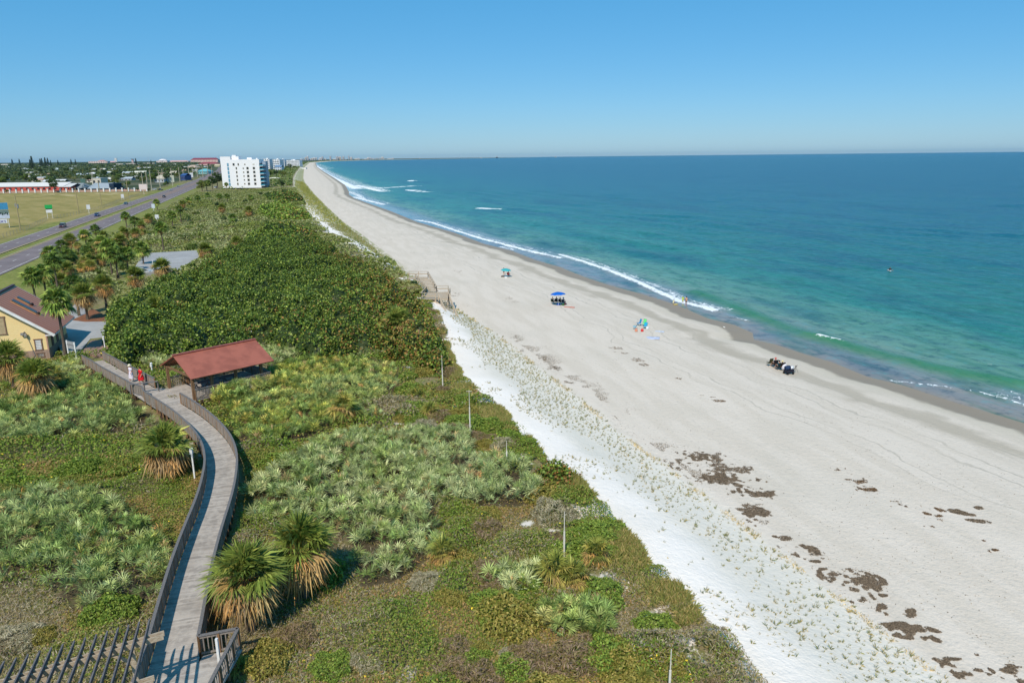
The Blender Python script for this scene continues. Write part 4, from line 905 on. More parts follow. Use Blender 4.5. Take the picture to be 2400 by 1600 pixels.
while cnt < 150:
    u = random.uniform(24, 118); v = float(Ev(u))-abs(random.gauss(0, 1))*17-1.2; x, y = uv2xy(u, v); q_ = (np.array([x]), np.array([y]))
    if any(in_poly(*q_, p_)[0] for p_ in allp+[lawn_poly, yard_poly]+PAVES) or line_dist(*q_, [(p[0], p[1]) for p in BWs]+[(-35,67)]+[(p[0], p[1]) for p in BW2])[0] < 2.6 or spot_amount(*q_)[0] > .3 or abs((x-po.x)*pax.x+(y-po.y)*pax.y-LEN/2) < LEN/2+1.5 and abs((x-po.x)*pav_dir.x+(y-po.y)*pav_dir.y) < HW+2: continue
    lx = (x-hc.x)*hx.x+(y-hc.y)*hx.y; ly = (x-hc.x)*hy.x+(y-hc.y)*hy.y
    if lx > -13 and lx < 1.5 and ly > -2 and ly < 12: continue
    k = random.choices(['green','mauve','grey','olive'], [3,2,1.3,2.5])[0]
    if k in sused: o = SP[k].copy(); COL.objects.link(o)
    else: o = SP[k]; sused.add(k)
    s_ = random.uniform(.55, 1.5); o.location = (x, y, tz(x, y)+.05); o.rotation_euler = (0, 0, random.uniform(0, 6.28)); o.scale = (s_*random.uniform(.8, 1.4), s_, s_*random.uniform(.6, 1.05)); tag(o, SHL[k], 'shrub', 'low shrubs scattered in the near dune scrub'); cnt += 1
# ------------------------------------------------------------------ grasses
def blades(x, y, z, h, w, tint, lean=.35, dirn=None):
    n = len(x); az = rng.uniform(0, 2*math.pi, n); ln = np.abs(rng.normal(0, lean, n)); d = np.stack([np.cos(az)*ln, np.sin(az)*ln, np.ones(n)], -1); d = unit(d)
    if dirn is not None: d = unit(d+np.array(dirn))
    s = unit(np.cross(d, rng.normal(0, 1, (n, 3)))); B0 = np.stack([x, y, z], -1); hh = h[:, None]; ww = w[:, None]*.5
    mid = B0+d*hh*.55; tip = B0+d*hh-np.array([0, 0, 1.])*hh*ln[:, None]*.35+np.stack([np.cos(az), np.sin(az), 0*az], -1)*hh*.12
    V = np.stack([B0-s*ww, B0+s*ww, tip, mid-s*ww*.8], 1); return V.reshape(-1, 3), np.repeat(tint, 4, 0)
# tall sea oats along the scrub edge
n = 110000; u = rng.uniform(18, 112, n); band = np.abs(rng.normal(0, 1.0, n))*1.0; v = Ev(u)+.2+1.1*(fbm(u, u*0, 4, 45)-.3)-band*1.15; x, y = uv2xy(u, v)
m = (fbm(x, y, 3, 700) > .50+.05*band) & ~in_poly(x, y, GRAPE) & (fbm(u, u*0, 9, 44) > .36); x, y = x[m], y[m]; n = len(x)
V, T_ = blades(x, y, terr(x, y), rng.uniform(.25, .7, n), np.full(n, .016), pal([(136,140,86),(158,148,104),(118,126,74),(128,140,86),(172,160,120)], [3,2,2,2,2], n), .6)
tag(np_mesh('tall_grass', V, 4, T_, M['grass']), 'olive tufts of tall dune grass fringing the white sand', 'grass', kind='stuff')
# planted sprigs on the dune face
def sprigs(us_, f0, f1, row, bl, hh, wd, prob, name, label, cols, w):
    X0 = []; 
    for uu in us_:
        E_, T_0 = float(Ev(uu)), float(Tv(uu)); vs = np.arange(E_+.4, T_0+.2, row); X0.append(np.stack([np.full(len(vs), uu), vs, (vs-E_)/(T_0-E_)], -1))
    a = np.concatenate(X0); a[:, :2] += rng.normal(0, .13, (len(a), 2))*row/.5; x, y = uv2xy(a[:,0], a[:,1]); f = a[:,2]
    pr = prob(a[:,0], f, x, y); m = rng.random(len(a)) < pr; x, y, f = x[m], y[m], f[m]
    x = np.repeat(x, bl)+rng.normal(0, .05, len(x)*bl)*wd/.02; y = np.repeat(y, bl)+rng.normal(0, .05, len(y)*bl)*wd/.02; n = len(x); k = np.repeat(.45+1.1*rng.random(n//bl)**2, bl)
    V, T_ = blades(x, y, terr(x, y)-.02, rng.uniform(.6, 1.1, n)*hh*k, np.full(n, wd), pal(cols, w, n), .5, (SV[0]*.25, SV[1]*.25, 0)); return tag(np_mesh(name, V, 4, T_, M['grass']), label, 'grass', kind='stuff')
def pr1(u, f, x, y):
    c = fbm(u*1.0, f*0, 11, 640, 2); inner = sstep(.0, .14, -.30-.16*sstep(70, 40, u)+ f+.22*(c-.5)*2-.10*(fbm(x, y, 3, 9)-.5)*3)
    strip_ = (np.abs(((u+6*f) % 21)-10) < 2.6)*sstep(0, .1, f)*.7
    return np.clip((.92-.35*sstep(70, 45, u))*inner+.03+strip_*(fbm(x, y, 2.5, 3) > .42), 0, .95)
SG = [(136,138,96),(118,124,82),(160,148,108),(108,110,78),(184,164,120)]
sprigs(np.arange(16, 112, .43), 0, 1, .40, 9, .27, .013, pr1, 'dune_sprigs', 'rows of small grass sprigs planted in the white dune sand', SG, [3,3,2,1,1])
def pr2(u, f, x, y): return np.clip(sstep(.30, .62, f+.25*(fbm(x, y, 6, 6)-.5)*2)*(.6+.4*sstep(120, 260, u))+.02, 0, .97)
sprigs(np.arange(112, 300, .7), 0, 1, .55, 7, .5, .05, pr2, 'dune_sprigs', 'denser green dune grass on the sand ridge beyond the stairs', SG[:3]+[(126,134,74)], [3,3,2,4])
sprigs(np.arange(300, 900, 2.2), 0, 1, 1.1, 6, .9, .2, lambda u, f, x, y: np.clip(.25+f, 0, .9), 'dune_sprigs', 'continuous green grass strip on the distant foredune', [(140,144,84),(124,132,72),(160,156,98)], [2,2,1])
# coir roll at the toe: sandy tan clumps
n = 4500; u = rng.uniform(18, 125, n); v = Tv(u)-.15+rng.normal(0, .2, n); x, y = uv2xy(u, v); m = fbm(u, u*0, 2.6, 88, 3) > .47; x, y = x[m], y[m]; n = len(x)
V, T_ = blades(x, y, terr(x, y), rng.uniform(.1, .28, n), np.full(n, .022), pal([(206,190,156),(190,172,136),(176,164,130),(140,136,100)], [3,2,1,1], n), .9)
tag(np_mesh('straw_line', V, 4, T_, M['grass']), 'thin line of straw coloured grass along the foot of the dune', 'grass', kind='stuff')
# ------------------------------------------------------------------ seaweed wrack
WR = [ # px,py,rx,ry in full source pixels, brown?
 (1660,1095,70,28,0),(1625,1075,40,14,0),(1700,1128,60,18,0),(1765,1155,48,14,0),(1778,1128,30,9,0),(1735,1158,20,9,0),(1800,1165,14,5,0),(1602,1078,25,9,0),
 (1768,1200,30,20,0),(1785,1212,25,8,0),(1760,1225,22,14,0),(1835,1262,22,5,0),(1830,1282,14,7,0),(1880,1300,38,14,0),(1892,1286,18,7,0),(1910,1316,14,5,0),
 (1945,1345,28,14,0),(1930,1338,16,8,0),(1990,1355,18,16,0),(2035,1368,34,18,0),(2000,1378,26,12,0),(2050,1400,22,14,0),(2065,1425,26,14,0),(2020,1408,26,10,0),(2133,1438,12,9,0),
 (2110,1470,34,10,0),(2150,1478,38,9,0),(2130,1490,34,8,0),(2185,1500,20,6,0),(2230,1550,34,16,0),(2270,1548,30,14,0),(2310,1572,44,14,0),(2360,1580,44,16,0),(2400,1600,40,14,0),(2260,1580,26,12,0),
 (1275,843,18,9,0),(1262,832,9,4,0),(1300,864,16,6,0),(1225,823,9,3,0),(1212,787,11,3,0),(1335,897,11,3,0),(1440,815,20,3,1),(1470,828,22,3,1),(1500,845,18,4,1),(1508,855,14,3,1),
 (2010,1127,22,8,1),(2020,1145,40,6,1),(2125,1187,30,8,1),(2165,1210,36,9,1),(2190,1195,26,5,1),(2245,1200,18,4,0),(2290,1222,24,3,0),(2300,1275,24,7,1),(2260,1205,20,3,0),(2330,1290,18,5,1),(2185,1235,24,6,1),
 (1960,1100,26,4,1),(1990,1110,20,3,1),(2295,1190,10,3,0),(1545,1066,16,4,0),(1052,692,18,2,0),(1070,687,12,3,0),(1190,699,16,4,1),(1205,708,18,3,1),(1070,636,16,3,1),(990,628,14,2,0),(1000,610,16,3,0),(1260,727,10,1.5,1),
 (890,525,18,1.5,0),(960,552,20,1.5,0),(912,560,14,2,0),(790,500,14,1.5,0),(870,498,14,1,0),(1655,930,20,3,1),(1685,940,18,3,1),(1590,888,9,2,1),(985,595,30,1.5,1)]
VX = []; TXX = []
for px, py, rx, ry, br in WR:
    nn_ = int(rx*ry*19) if py > 700 else int(rx*ry*6); r = np.sqrt(rng.random(nn_)); th = rng.uniform(0, 2*math.pi, nn_)
    wob = .75+.45*vnoise(np.cos(th)*2+px, np.sin(th)*2+py, .7, 3); qx = px+r*wob*rx*1.35*np.cos(th); qy = py+r*wob*ry*1.35*np.sin(th)+ (qx-px)*.12
    c = np.array([P(a, b, 1.5) for a, b in zip(qx, qy)]); mm = fbm(c[:,0], c[:,1], 1.5, 17, 5)+.4*(vnoise(c[:,0], c[:,1], .3, 9)-.5) > (.34 if not br else .46)+.30*r**2; ff = fbm(c[:,0], c[:,1], 1.5, 17, 5)+.5*(vnoise(c[:,0], c[:,1], .3, 9)-.5)-(.37 if not br else .41)-.28*r**2; mm = rng.random(len(ff)) < np.clip(ff*5, 0, 1)*(.35+.65*vnoise(c[:,0], c[:,1], .18, 4)); c = c[mm]; n = len(c)
    if n == 0: continue
    V, T_ = leaves(np.stack([c[:,0], c[:,1], terr(c[:,0], c[:,1])+rng.uniform(.008, .04, n)], -1), rng.uniform(.05, .17, n)*(1 if py > 700 else 2), pal([(120,108,98),(96,86,78),(140,126,114)] if not br else [(132,108,86),(112,90,72),(96,80,66)], [1,1,1], n), 2.2, 0, .35)
    VX.append(V); TXX.append(T_)
n = 30000; u = 22+rng.random(n)*84; T0 = Tv(u); off_ = .5+np.abs(rng.normal(0, 1.1, n))+1.6*vnoise(u, u*0, 9, 61); x, y = uv2xy(u, T0+off_)
m = (fbm(x, y, 2.4, 501, 5)+.25*(vnoise(u, u*0, 7, 71)-.5) > .56) & (rng.random(n) < .8); x, y = x[m], y[m]; n = len(x)
V, T_ = leaves(np.stack([x, y, terr(x, y)+.02], -1), rng.uniform(.05, .15, n), pal([(126,114,104),(100,90,82),(150,138,126)], [1,1,1], n), 1.8, 0, .3); VX.append(V); TXX.append(T_)
# loose flecks everywhere on the upper beach
n = 9000; u = 18+rng.random(n)**1.4*230; W_, T0 = Wv(u), Tv(u); v = T0+(W_-T0)*rng.random(n)**1.4*.72+.5; x, y = uv2xy(u, v); m = fbm(x, y, 8, 900, 3) > .47; x, y = x[m], y[m]; n = len(x)
V, T_ = leaves(np.stack([x, y, terr(x, y)+.02], -1), rng.uniform(.04, .14, n), pal([(120,104,90),(96,84,76),(150,134,116)], [1,1,1], n), 1.2, 0, .4); VX.append(V); TXX.append(T_)
tag(np_mesh('seaweed', np.concatenate(VX), 4, np.concatenate(TXX), foliage('seaweed_mat', .05, .9, .1, 1.0)), 'dark dried seaweed wrack scattered over the upper beach', 'seaweed', kind='stuff')
# dead sticks in scrub
# ------------------------------------------------------------------ palms
def crown_mesh(R, nf, el0, el1, cols, w, leaflets=18, droop=.35, width=.075, petc=(140,140,80), name='crown', dead=0.0):
    i = np.arange(nf); az = i*2.39996+rng.normal(0, .15, nf); el = np.radians(np.linspace(el1, el0, nf)+rng.normal(0, 12, nf))
    D = np.stack([np.cos(az)*np.cos(el), np.sin(az)*np.cos(el), np.sin(el)], -1); pet = R*rng.uniform(.36, .5, nf)[:, None]
    C0 = D*pet; C0[:,2] -= .06*R*np.cos(el); A = D.copy(); A[:,2] -= .25*np.cos(el); Nn = np.array([0,0,1.])-D*.3+rng.normal(0, .25, D.shape)
    t = pal(cols, w, nf)
    if dead: q = (rng.random(nf) < dead) & (el < .5); t[q] = pal([(166,142,94),(156,132,86)], [1,1], int(q.sum()))
    V, T_ = fans(C0, A, Nn, R*.6*rng.uniform(.75, 1.15, nf), leaflets, t, 100, width, droop, .35)
    s = unit(np.cross(D, np.array([0,0,1.])+.01))*.02; Vp = np.stack([-s, s, C0+s*.6, C0-s*.6], 1).reshape(-1, 3); Tp_ = np.tile(np.array(L(*petc)[:3]), (len(Vp), 1))
    me_o = np_mesh(name, np.concatenate([V, Vp]), 4, np.concatenate([T_, Tp_]), M['frond']); return me_o
GP = [(96,122,58),(112,138,68),(82,106,52),(130,148,78)]; DP_ = [(176,150,108),(150,128,96),(196,168,118),(122,106,84)]; OR_ = [(188,150,98),(168,132,86),(150,136,100),(172,150,104)]
def trunk_mesh(boots=False):
    mb = MB(); n = 12
    prof = [(.26,-.3),(.22,.2)]+[(.17+.02*math.sin(i*2.1), .2+i*.8/9) for i in range(1, 10)]
    return mb.lathe(prof, n)
def palm_proto(kind):
    t = thing('sabal_palm', 'x', 'palm')
    tr = trunk_mesh().build('trunk', M['bark'], t, True)
    if kind == 'tall': c = crown_mesh(2.0, 44, -25, 80, GP, [3,3,2,2], 18, .4, .08, name='crown', dead=.06); s = crown_mesh(1.5, 18, -85, -25, DP_, [2,2,2,1], 12, .5, .07, (130,110,80), 'dead_fronds')
    elif kind == 'dark': c = crown_mesh(1.9, 34, -35, 80, [(82,106,50),(96,120,58),(70,92,44)], [1,1,1], 18, .45, .08, name='crown'); s = crown_mesh(1.3, 14, -80, -35, DP_, [2,2,1,2], 12, .5, .07, (130,110,80), 'dead_fronds')
    elif kind == 'bush': c = crown_mesh(2.0, 50, 12, 84, [(106,124,60),(122,138,72),(90,110,52),(136,142,78)], [2,2,2,1], 24, .22, .042, name='crown', dead=.2); s = crown_mesh(1.75, 56, -85, 8, OR_+DP_, [2,2,2,1,3,3,2,2], 16, .6, .04, (160,120,80), 'dead_fronds')
    else: c = crown_mesh(1.6, 30, -10, 80, [(126,134,70),(108,120,60),(150,144,80)], [1,1,1], 18, .3, .05, name='crown', dead=.35); s = crown_mesh(1.3, 20, -60, 0, OR_+DP_[1:2], [2,2,2,1,2], 14, .6, .05, (160,120,80), 'dead_fronds')
    c.parent = t; s.parent = t; return t
PROTO = {k: [palm_proto(k) for _ in range(v)] for k, v in (('tall', 3), ('dark', 2), ('bush', 3), ('clump', 2))}
used = set(); pcount = {}
def palm(kind, bx, by, cy, label, sc=1.17, group='sabal palms', name=None, hmin=.5):
    """bx,by base px, cy crown centre px (full source px)"""
    x, y, z = PG(bx, by); h = max(hmin, height_for(x, y, z, cy)); i = pcount.get(kind, 0); pcount[kind] = i+1
    pr = PROTO[kind][i % len(PROTO[kind])]
    o = pr if pr.name not in used else copy_tree(pr); used.add(pr.name)
    o.location = (x, y, z-.05); o.rotation_euler = (0, 0, random.uniform(0, 6.28)); o.scale = (1, 1, 1)
    for c in o.children:
        if c.name.startswith('trunk'): c.scale = (1, 1, h); 
        else: c.location = (0, 0, h); c.scale = (sc, sc, sc*random.uniform(.92, 1.05))
    o['label'] = label; o['group'] = group
    if name: o.name = name; o['category'] = name.replace('_', ' ')
    return o
PALMS = [
 ('tall',84,706,648,'leftmost tall sabal palm on the lawn behind the house roof'),('tall',110,700,640,'sabal palm with a slim dark trunk, second from the left behind the house roof'),
 ('dark',136,680,612,'sabal palm at the road side of the lawn, third from the left'),('tall',124,640,592,'sabal palm whose crown overlaps the near road edge'),
 ('tall',155,838,708,'tall sabal palm with rough booted trunk against the house wall'),('dark',186,742,664,'sabal palm standing in the driveway island between two others'),
 ('bush',207,756,690,'broad sabal palm with a full pale skirt right of the driveway island'),('tall',264,650,578,'tall sabal palm pair member on a thick pale trunk left of the parking lot'),
 ('dark',277,652,600,'second thick trunked sabal palm left of the parking lot'),('tall',302,645,596,'sabal palm with hanging grey fronds at the parking entrance'),
 ('tall',338,628,584,'sabal palm shading the left end of the parking lot'),('tall',297,532,505,'small round sabal palm in front of the near road lanes'),
 ('dark',318,545,516,'sabal palm right beside the small round palm by the road'),('tall',204,585,551,'sabal palm with a leaning crown by the road verge'),
 ('dark',228,570,537,'dark sabal palm between the road verge and the scrub'),('tall',369,492,474,'small sabal palm by the white road sign'),
 ('tall',384,590,533,'slender sabal palm alone in the silvery scrub beyond the parking lot'),('dark',150,612,574,'sabal palm in the group by the near road edge'),
 ('bush',170,600,562,'bushy sabal palm at the back of the roadside group'),('dark',165,640,598,'sabal palm in the middle of the roadside group'),
 ('tall',247,620,566,'sabal palm crowded among others left of the thick trunks'),('bush',287,600,562,'bushy sabal palm above the parking lot entrance'),
 ('clump',215,650,622,'low palm clump with golden fronds beside the driveway'),('clump',145,640,628,'low golden palm clump on the lawn edge'),
 ('bush',250,720,668,'sabal palm crown rising between driveway and sea grape thicket'),('bush',232,600,575,'bushy palm just above the golden clump near the road'),
 ('tall',532,448,432,'lone sabal palm in front of the white condominium wall'),('dark',488,470,457,'sabal palm in the far scrub left of the condominium'),
 ('tall',516,476,460,'first of two far palms below the condominium'),('dark',534,478,460,'second of two far palms below the condominium'),
 ('tall',589,476,464,'small far palm below the middle of the condominium'),('bush',522,505,487,'bushy palm in the middle of the far scrub'),
 ('dark',548,530,510,'dark trunked palm in the middle of the far scrub'),('bush',585,510,494,'bushy palm right of the dark trunked far palm'),
 ('bush',430,500,478,'bushy palm at the road side of the far scrub'),('tall',405,530,505,'sabal palm in the silver scrub near the road'),('dark',425,522,490,'dark palm beside the road in the far scrub'),
 ('bush',350,528,512,'bushy palm left of the white round sign'),('tall',445,490,470,'sabal palm near the far road bend'),('dark',465,478,463,'dark palm near the far road bend'),
 ('bush',484,612,585,'large green palm head at the right end of the parking lot'),('bush',558,590,568,'large palm head rising from the back of the thicket'),
 ('bush',383,660,626,'green palm head at the left edge of the parking lot front'),('bush',323,690,648,'green palm head in the thicket left of the parking lot'),
 ('bush',372,770,722,'green palm head sunk in the left of the sea grape thicket'),('bush',934,800,752,'feathery palm head at the right end of the sea grape thicket'),
 ('bush',396,1118,1050,'bushy palm with golden skirt left of the boardwalk bend'),('bush',35,925,840,'bushy palm in front of the yellow house wall'),
 ('bush',92,935,880,'dark skirted palm in front of the house corner'),('clump',125,905,882,'low golden palm clump right of the dark skirted palm'),
 ('clump',808,992,952,'lone golden palmetto clump above the big palmetto spread'),
]
for k, bx, by, cy, lb in PALMS: palm(k, bx, by, cy, lb)
for i_ in range(48):
    bx_ = random.uniform(120, 345); by_ = 655-(bx_-120)*.42+random.uniform(-22, 30)
    if in_poly(np.array([P(bx_, by_, 3)[0]]), np.array([P(bx_, by_, 3)[1]]), PAVES[0])[0]: continue
    palm(random.choice(['bush','clump','dark']), bx_, by_, by_-random.uniform(12, 36), 'one of the bushy palms crowded together between the road and the parking lot', .9, 'palms crowded between the road and the parking lot')
palm('bush',590,1480,1350,'big shaggy palm with orange skirt touching the boardwalk railing',1.14)
palm('bush',715,1400,1285,'big shaggy palm with hanging golden skirt behind the nearer one',1.2)
palm('bush',560,1420,1370,'green palm head leaning over the right boardwalk railing',.95)
for k, bx, by, cy, lb, s_ in (('clump',1300,1365,1335,'orange tipped palmetto clump around the thin white pole',.95),('clump',1345,1375,1350,'brown orange palmetto clump right of the thin white pole',.8),('clump',1395,1320,1292,'small brown tipped palmetto clump near the white sand',.75),('clump',1040,1315,1292,'yellow green palmetto clump with brown fronds right of the big spread',.8),('clump',1008,975,962,'small golden palmetto clump in the olive scrub',.8),('clump',1510,1598,1590,'tiny palmetto clump at the bottom edge',.5),('clump',565,1580,1568,'small orange brown dead palmetto by the side landing',.5),('clump',975,935,925,'small golden clump left of the white pole',.7)):
    palm(k, bx, by, cy, lb, s_, 'palmetto clumps', 'palmetto_clump', .15)
# isolated silver palmetto mounds
def mound(px, py, rx, ry, label, cols, w):
    q = blob(px, py, rx, ry); o = palmetto(q, label, cols, w, 3.2, hz=(.2,.6), clear=False, leaf=18); o.name = 'palmetto_mound'; del o['kind']; return o
mound(1203,1362,62,52,'round silver green palmetto mound left of the orange clump',SIL,[3,3,2,2,1])
mound(1358,1450,92,52,'wide green palmetto mound near the bottom of the scrub',[(120,142,84),(138,158,98),(104,128,76),(160,162,110)],[3,3,2,1])
# ------------------------------------------------------------------ people
def skin_mesh(name, V, E_, R_, mat, parent, sub=2, root=0):
    me = bpy.data.meshes.new(name); bm = bmesh.new(); ly = bm.verts.layers.skin.verify()
    vs = []
    for i, (v, r) in enumerate(zip(V, R_)):
        q = bm.verts.new(v); q[ly].radius = (r, r) if not isinstance(r, tuple) else r; q[ly].use_root = (i == root); vs.append(q)
    for a, b in E_: bm.edges.new((vs[a], vs[b]))
    bm.to_mesh(me); bm.free(); o = obj(name, me, mat, parent)
    m = o.modifiers.new('skin', 'SKIN'); m.use_smooth_shade = True
    m2 = o.modifiers.new('sub', 'SUBSURF'); m2.levels = sub; m2.render_levels = sub; return o
POSES = {
 'walk': dict(hip=.93, lean=.0, kneeL=(.09,.16,.5), ankL=(.09,.08,.09), kneeR=(-.09,.02,.48), ankR=(-.09,-.22,.11), elbL=(.25,-.06,1.14), hanL=(.27,.08,.92), elbR=(-.25,.02,1.13), hanR=(-.27,.14,.93)),
 'stand': dict(hip=.93, lean=.0, kneeL=(.1,.03,.5), ankL=(.11,0,.09), kneeR=(-.1,.0,.5), ankR=(-.11,-.03,.09), elbL=(.26,-.03,1.15), hanL=(.27,.05,.92), elbR=(-.26,-.03,1.15), hanR=(-.27,.06,.92)),
 'sit': dict(hip=.42, lean=-.12, kneeL=(.12,.45,.46), ankL=(.13,.62,.09), kneeR=(-.12,.45,.46), ankR=(-.13,.6,.09), elbL=(.25,.06,.66), hanL=(.2,.3,.62), elbR=(-.25,.06,.66), hanR=(-.2,.3,.62)),
 'crouch': dict(hip=.33, lean=.25, kneeL=(.13,.36,.45), ankL=(.11,.05,.09), kneeR=(-.13,.36,.42), ankR=(-.11,.06,.09), elbL=(.2,.45,.55), hanL=(.14,.62,.25), elbR=(-.2,.42,.55), hanR=(-.14,.6,.25)),
 'swim': dict(hip=.0, lean=.35, kneeL=(.1,-.35,-.1), ankL=(.1,-.7,-.2), kneeR=(-.1,-.35,-.1), ankR=(-.1,-.7,-.2), elbL=(.5,.25,.18), hanL=(.62,.5,.08), elbR=(-.5,.25,.18), hanR=(-.62,.5,.08)),
}
def person(px, py, dz, rz, pose, label, top=None, bottom=None, hair=(60,42,32), hat=None, dress=None, h=1.7, skin=None, loc=None, long_hair=False, group=None):
    if loc is None:
        x, y, z = PG(px, py, dz); loc = (x, y, z+dz)
    t = thing('person', label, 'person', loc, rz, group); t.scale = (h/1.72,)*3; p = POSES[pose]; hz = p['hip']; ln = p['lean']
    ch = (0, ln*.55, hz+.28); sh = (0, ln*.95, hz+.48); nk = (0, ln*1.05, hz+.56); hd = (0, ln*1.1+.02, hz+.70)
    V = [(0,0,hz), (0, ln*.25, hz+.13), ch, sh, nk, hd, (0, hd[1]+.01, hd[2]+.09)]; R_ = [(.145,.11), (.125,.095), (.15,.105), (.125,.09), .055, (.083,.095), .07]; E_ = [(0,1),(1,2),(2,3),(3,4),(4,5),(5,6)]
    def add(v, r, par): V.append(v); R_.append(r); E_.append((par, len(V)-1)); return len(V)-1
    for s_, sd in ((1, 'L'), (-1, 'R')):
        hp = add((s_*.09, 0, hz-.06), .095, 0); kn = add(p['knee'+sd], .058, hp); an = add(p['ank'+sd], .038, kn); a = p['ank'+sd]; add((a[0], a[1]+.17, max(a[2]-.06, .025) if pose != 'swim' else a[2]), .033, an)
        sho = add((s_*.17, sh[1], sh[2]-.01), .058, 3); dz_ = 0
        el = Vector(p['elb'+sd]); ha = Vector(p['han'+sd])
        e = add(tuple(el), .04, sho); wst = el.lerp(ha, .86); w_ = add(tuple(wst), .026, e); palm_ = add(tuple(ha), .036, w_); dr = (ha-el).normalized()
        sidev = Vector((0, 1, 0)).cross(dr) if abs(dr.y) < .8 else Vector((1, 0, 0)); sidev = Vector((0,1,0))-dr*dr.y; sidev.normalize()
        for q, ll in ((-.03,.062),(-.01,.075),(.012,.07),(.032,.055)):
            f1 = add(tuple(ha+dr*.055+sidev*q), .0105, palm_); add(tuple(ha+dr*(.055+ll)+sidev*q+Vector((-s_*.018,0,0))), .008, f1)
        add(tuple(ha+sidev*.055+dr*.02), .0105, palm_)
    add((0, hd[1]+.10, hd[2]-.01), .014, 5)
    skin_mesh('body', V, E_, R_, skin or M['skin'], t, 2)
    # clothes as slightly larger shells that follow the limbs
    if top:
        TV = [(0,0,hz+.02), V[1], V[2], V[3], (0, nk[1], nk[2]-.03)]; TR = [(.165,.13), (.15,.12), (.17,.125), (.14,.105), .07]; TE = [(0,1),(1,2),(2,3),(3,4)]
        for s_, sd in ((1,'L'),(-1,'R')):
            TV.append((s_*.18, sh[1], sh[2]-.01)); TR.append(.075); TE.append((3, len(TV)-1)); el = Vector(p['elb'+sd]); q = Vector((s_*.18, sh[1], sh[2])).lerp(el, .7); TV.append(tuple(q)); TR.append(.062); TE.append((len(TV)-2, len(TV)-1))
        skin_mesh('shirt', TV, TE, TR, cmat('cl%d_%d_%d'%top, top, .85), t, 2)
    if bottom:
        BV = [(0,0,hz+.03), (0,0,hz-.04)]; BR = [(.165,.13), (.15,.125)]; BE = [(0,1)]
        for s_, sd in ((1,'L'),(-1,'R')):
            BV.append((s_*.09,0,hz-.08)); BR.append(.11); BE.append((1, len(BV)-1)); q = Vector((s_*.09,0,hz-.06)).lerp(Vector(p['knee'+sd]), .75); BV.append(tuple(q)); BR.append(.092); BE.append((len(BV)-2, len(BV)-1))
        skin_mesh('shorts', BV, BE, BR, cmat('cl%d_%d_%d'%bottom, bottom, .85), t, 2)
    if dress:
        c, lo, wd = dress; mb = MB(); n = 20; prof = [(wd,lo),(wd*.93,lo+.25),(.19,hz+.05),(.165,hz+.18),(.19,hz+.32),(.20,hz+.46),(.12,hz+.53),(.07,hz+.55)]
        k = 0
        for r, z in prof:
            for i in range(n):
                a = 2*math.pi*i/n; rr = r*(1+.05*math.sin(a*6)*(1 if z < hz else 0)); mb.v.append((rr*math.cos(a), rr*.74*math.sin(a)+ln, z))
        for q in range(len(prof)-1):
            for i in range(n): j = (i+1) % n; mb.f.append((q*n+i, q*n+j, (q+1)*n+j, (q+1)*n+i))
        for s_ in (1,-1): mb.tube((s_*.15, ln, hz+.47), Vector((s_*.17, sh[1], sh[2])).lerp(Vector(p['elb'+('L' if s_ > 0 else 'R')]), .8), .085, .1, 10)
        mb.build('dress', cmat('cl%d_%d_%d'%c, c, .85), t, True)
    mb = MB(); mb.ball((0, hd[1]-.02, hd[2]+.045), .112, 12, 8, (.92,1.02,1.0))
    if long_hair: mb.ball((0, hd[1]-.07, hd[2]-.08), .09, 10, 6, (1.0,.6,1.7))
    mb.build('hair', cmat('hair%d_%d'%(hair[0],hair[1]), hair, .8), t, True)
    if hat:
        mb = MB(); mb.lathe([(.001,.2),(.09,.19),(.12,.10),(.125,.07),(.2,.05),(.2,.04),(.12,.05)], 16, (0, hd[1]-.005, hd[2])); mb.build('hat', cmat('hat%d_%d'%(hat[0],hat[1]), hat, .8), t, True)
    return t
wz = 4.78
def on_deck(px, py, z=wz): x, y = P(px, py, z); return (x, y, z)
person(0,0,0, math.pi-.55, 'walk', 'person in a white sleeveless dress and pale sun hat walking on the boardwalk', hat=(236,226,196), dress=((232,222,232),.32,.30), loc=on_deck(309,893,4.72), h=1.8, hair=(70,50,40))
person(0,0,0, math.pi-.6, 'walk', 'person in a loose bright red cover up walking barefoot on the boardwalk', dress=((222,28,38),.52,.33), loc=on_deck(333,902,4.80), h=1.96, hair=(58,36,28))
# family at the waterline
person(1577,712,0, -1.2, 'crouch', 'child in a pale yellow top crouching over a yellow board at the waterline', top=(226,232,190), bottom=(214,216,180), hair=(26,20,18), h=1.35)
person(1600,711,0, 2.6, 'stand', 'child in lime green swimwear standing at the waterline', top=(190,232,60), bottom=(196,228,50), hair=(50,38,28), h=1.42)
person(1608,716,0, -.3, 'stand', 'shirtless adult in black shorts standing at the waterline', bottom=(24,24,28), hair=(22,18,16), h=1.75)
x, y, z = PG(1584,714); t = thing('bodyboard', 'small yellow bodyboard on wet sand by the crouching child', 'bodyboard', (x, y, z+.05), .4)
mb = MB(); mb.slab([(math.cos(a)*.5, math.sin(a)*.26, .06) for a in np.linspace(0, 2*math.pi, 20)[:-1]], .05); mb.build('board', cmat('ylw',(234,200,50)), t); MB().tube((-.3,0,.07),(.3,0,.07),.03,.03,6).build('stripe', cmat('ylw2',(250,240,150)), t)
sx, sy = P(2085,634,.1)
person(0,0,0, 2.9, 'swim', 'dark haired surfer in a black wetsuit out in the green water', top=(16,18,22), bottom=(16,18,22), hair=(18,16,16), loc=(sx, sy, .12), h=1.75)
t = thing('surfboard', 'white surfboard under the surfer in black', 'surfboard', (sx, sy, .12), 2.9); mb = MB(); mb.slab([(math.sin(a)*.3, math.cos(a)*1.05, .03) for a in np.linspace(0, 2*math.pi, 24)[:-1]][::-1], .06); mb.build('board', M['white'], t)
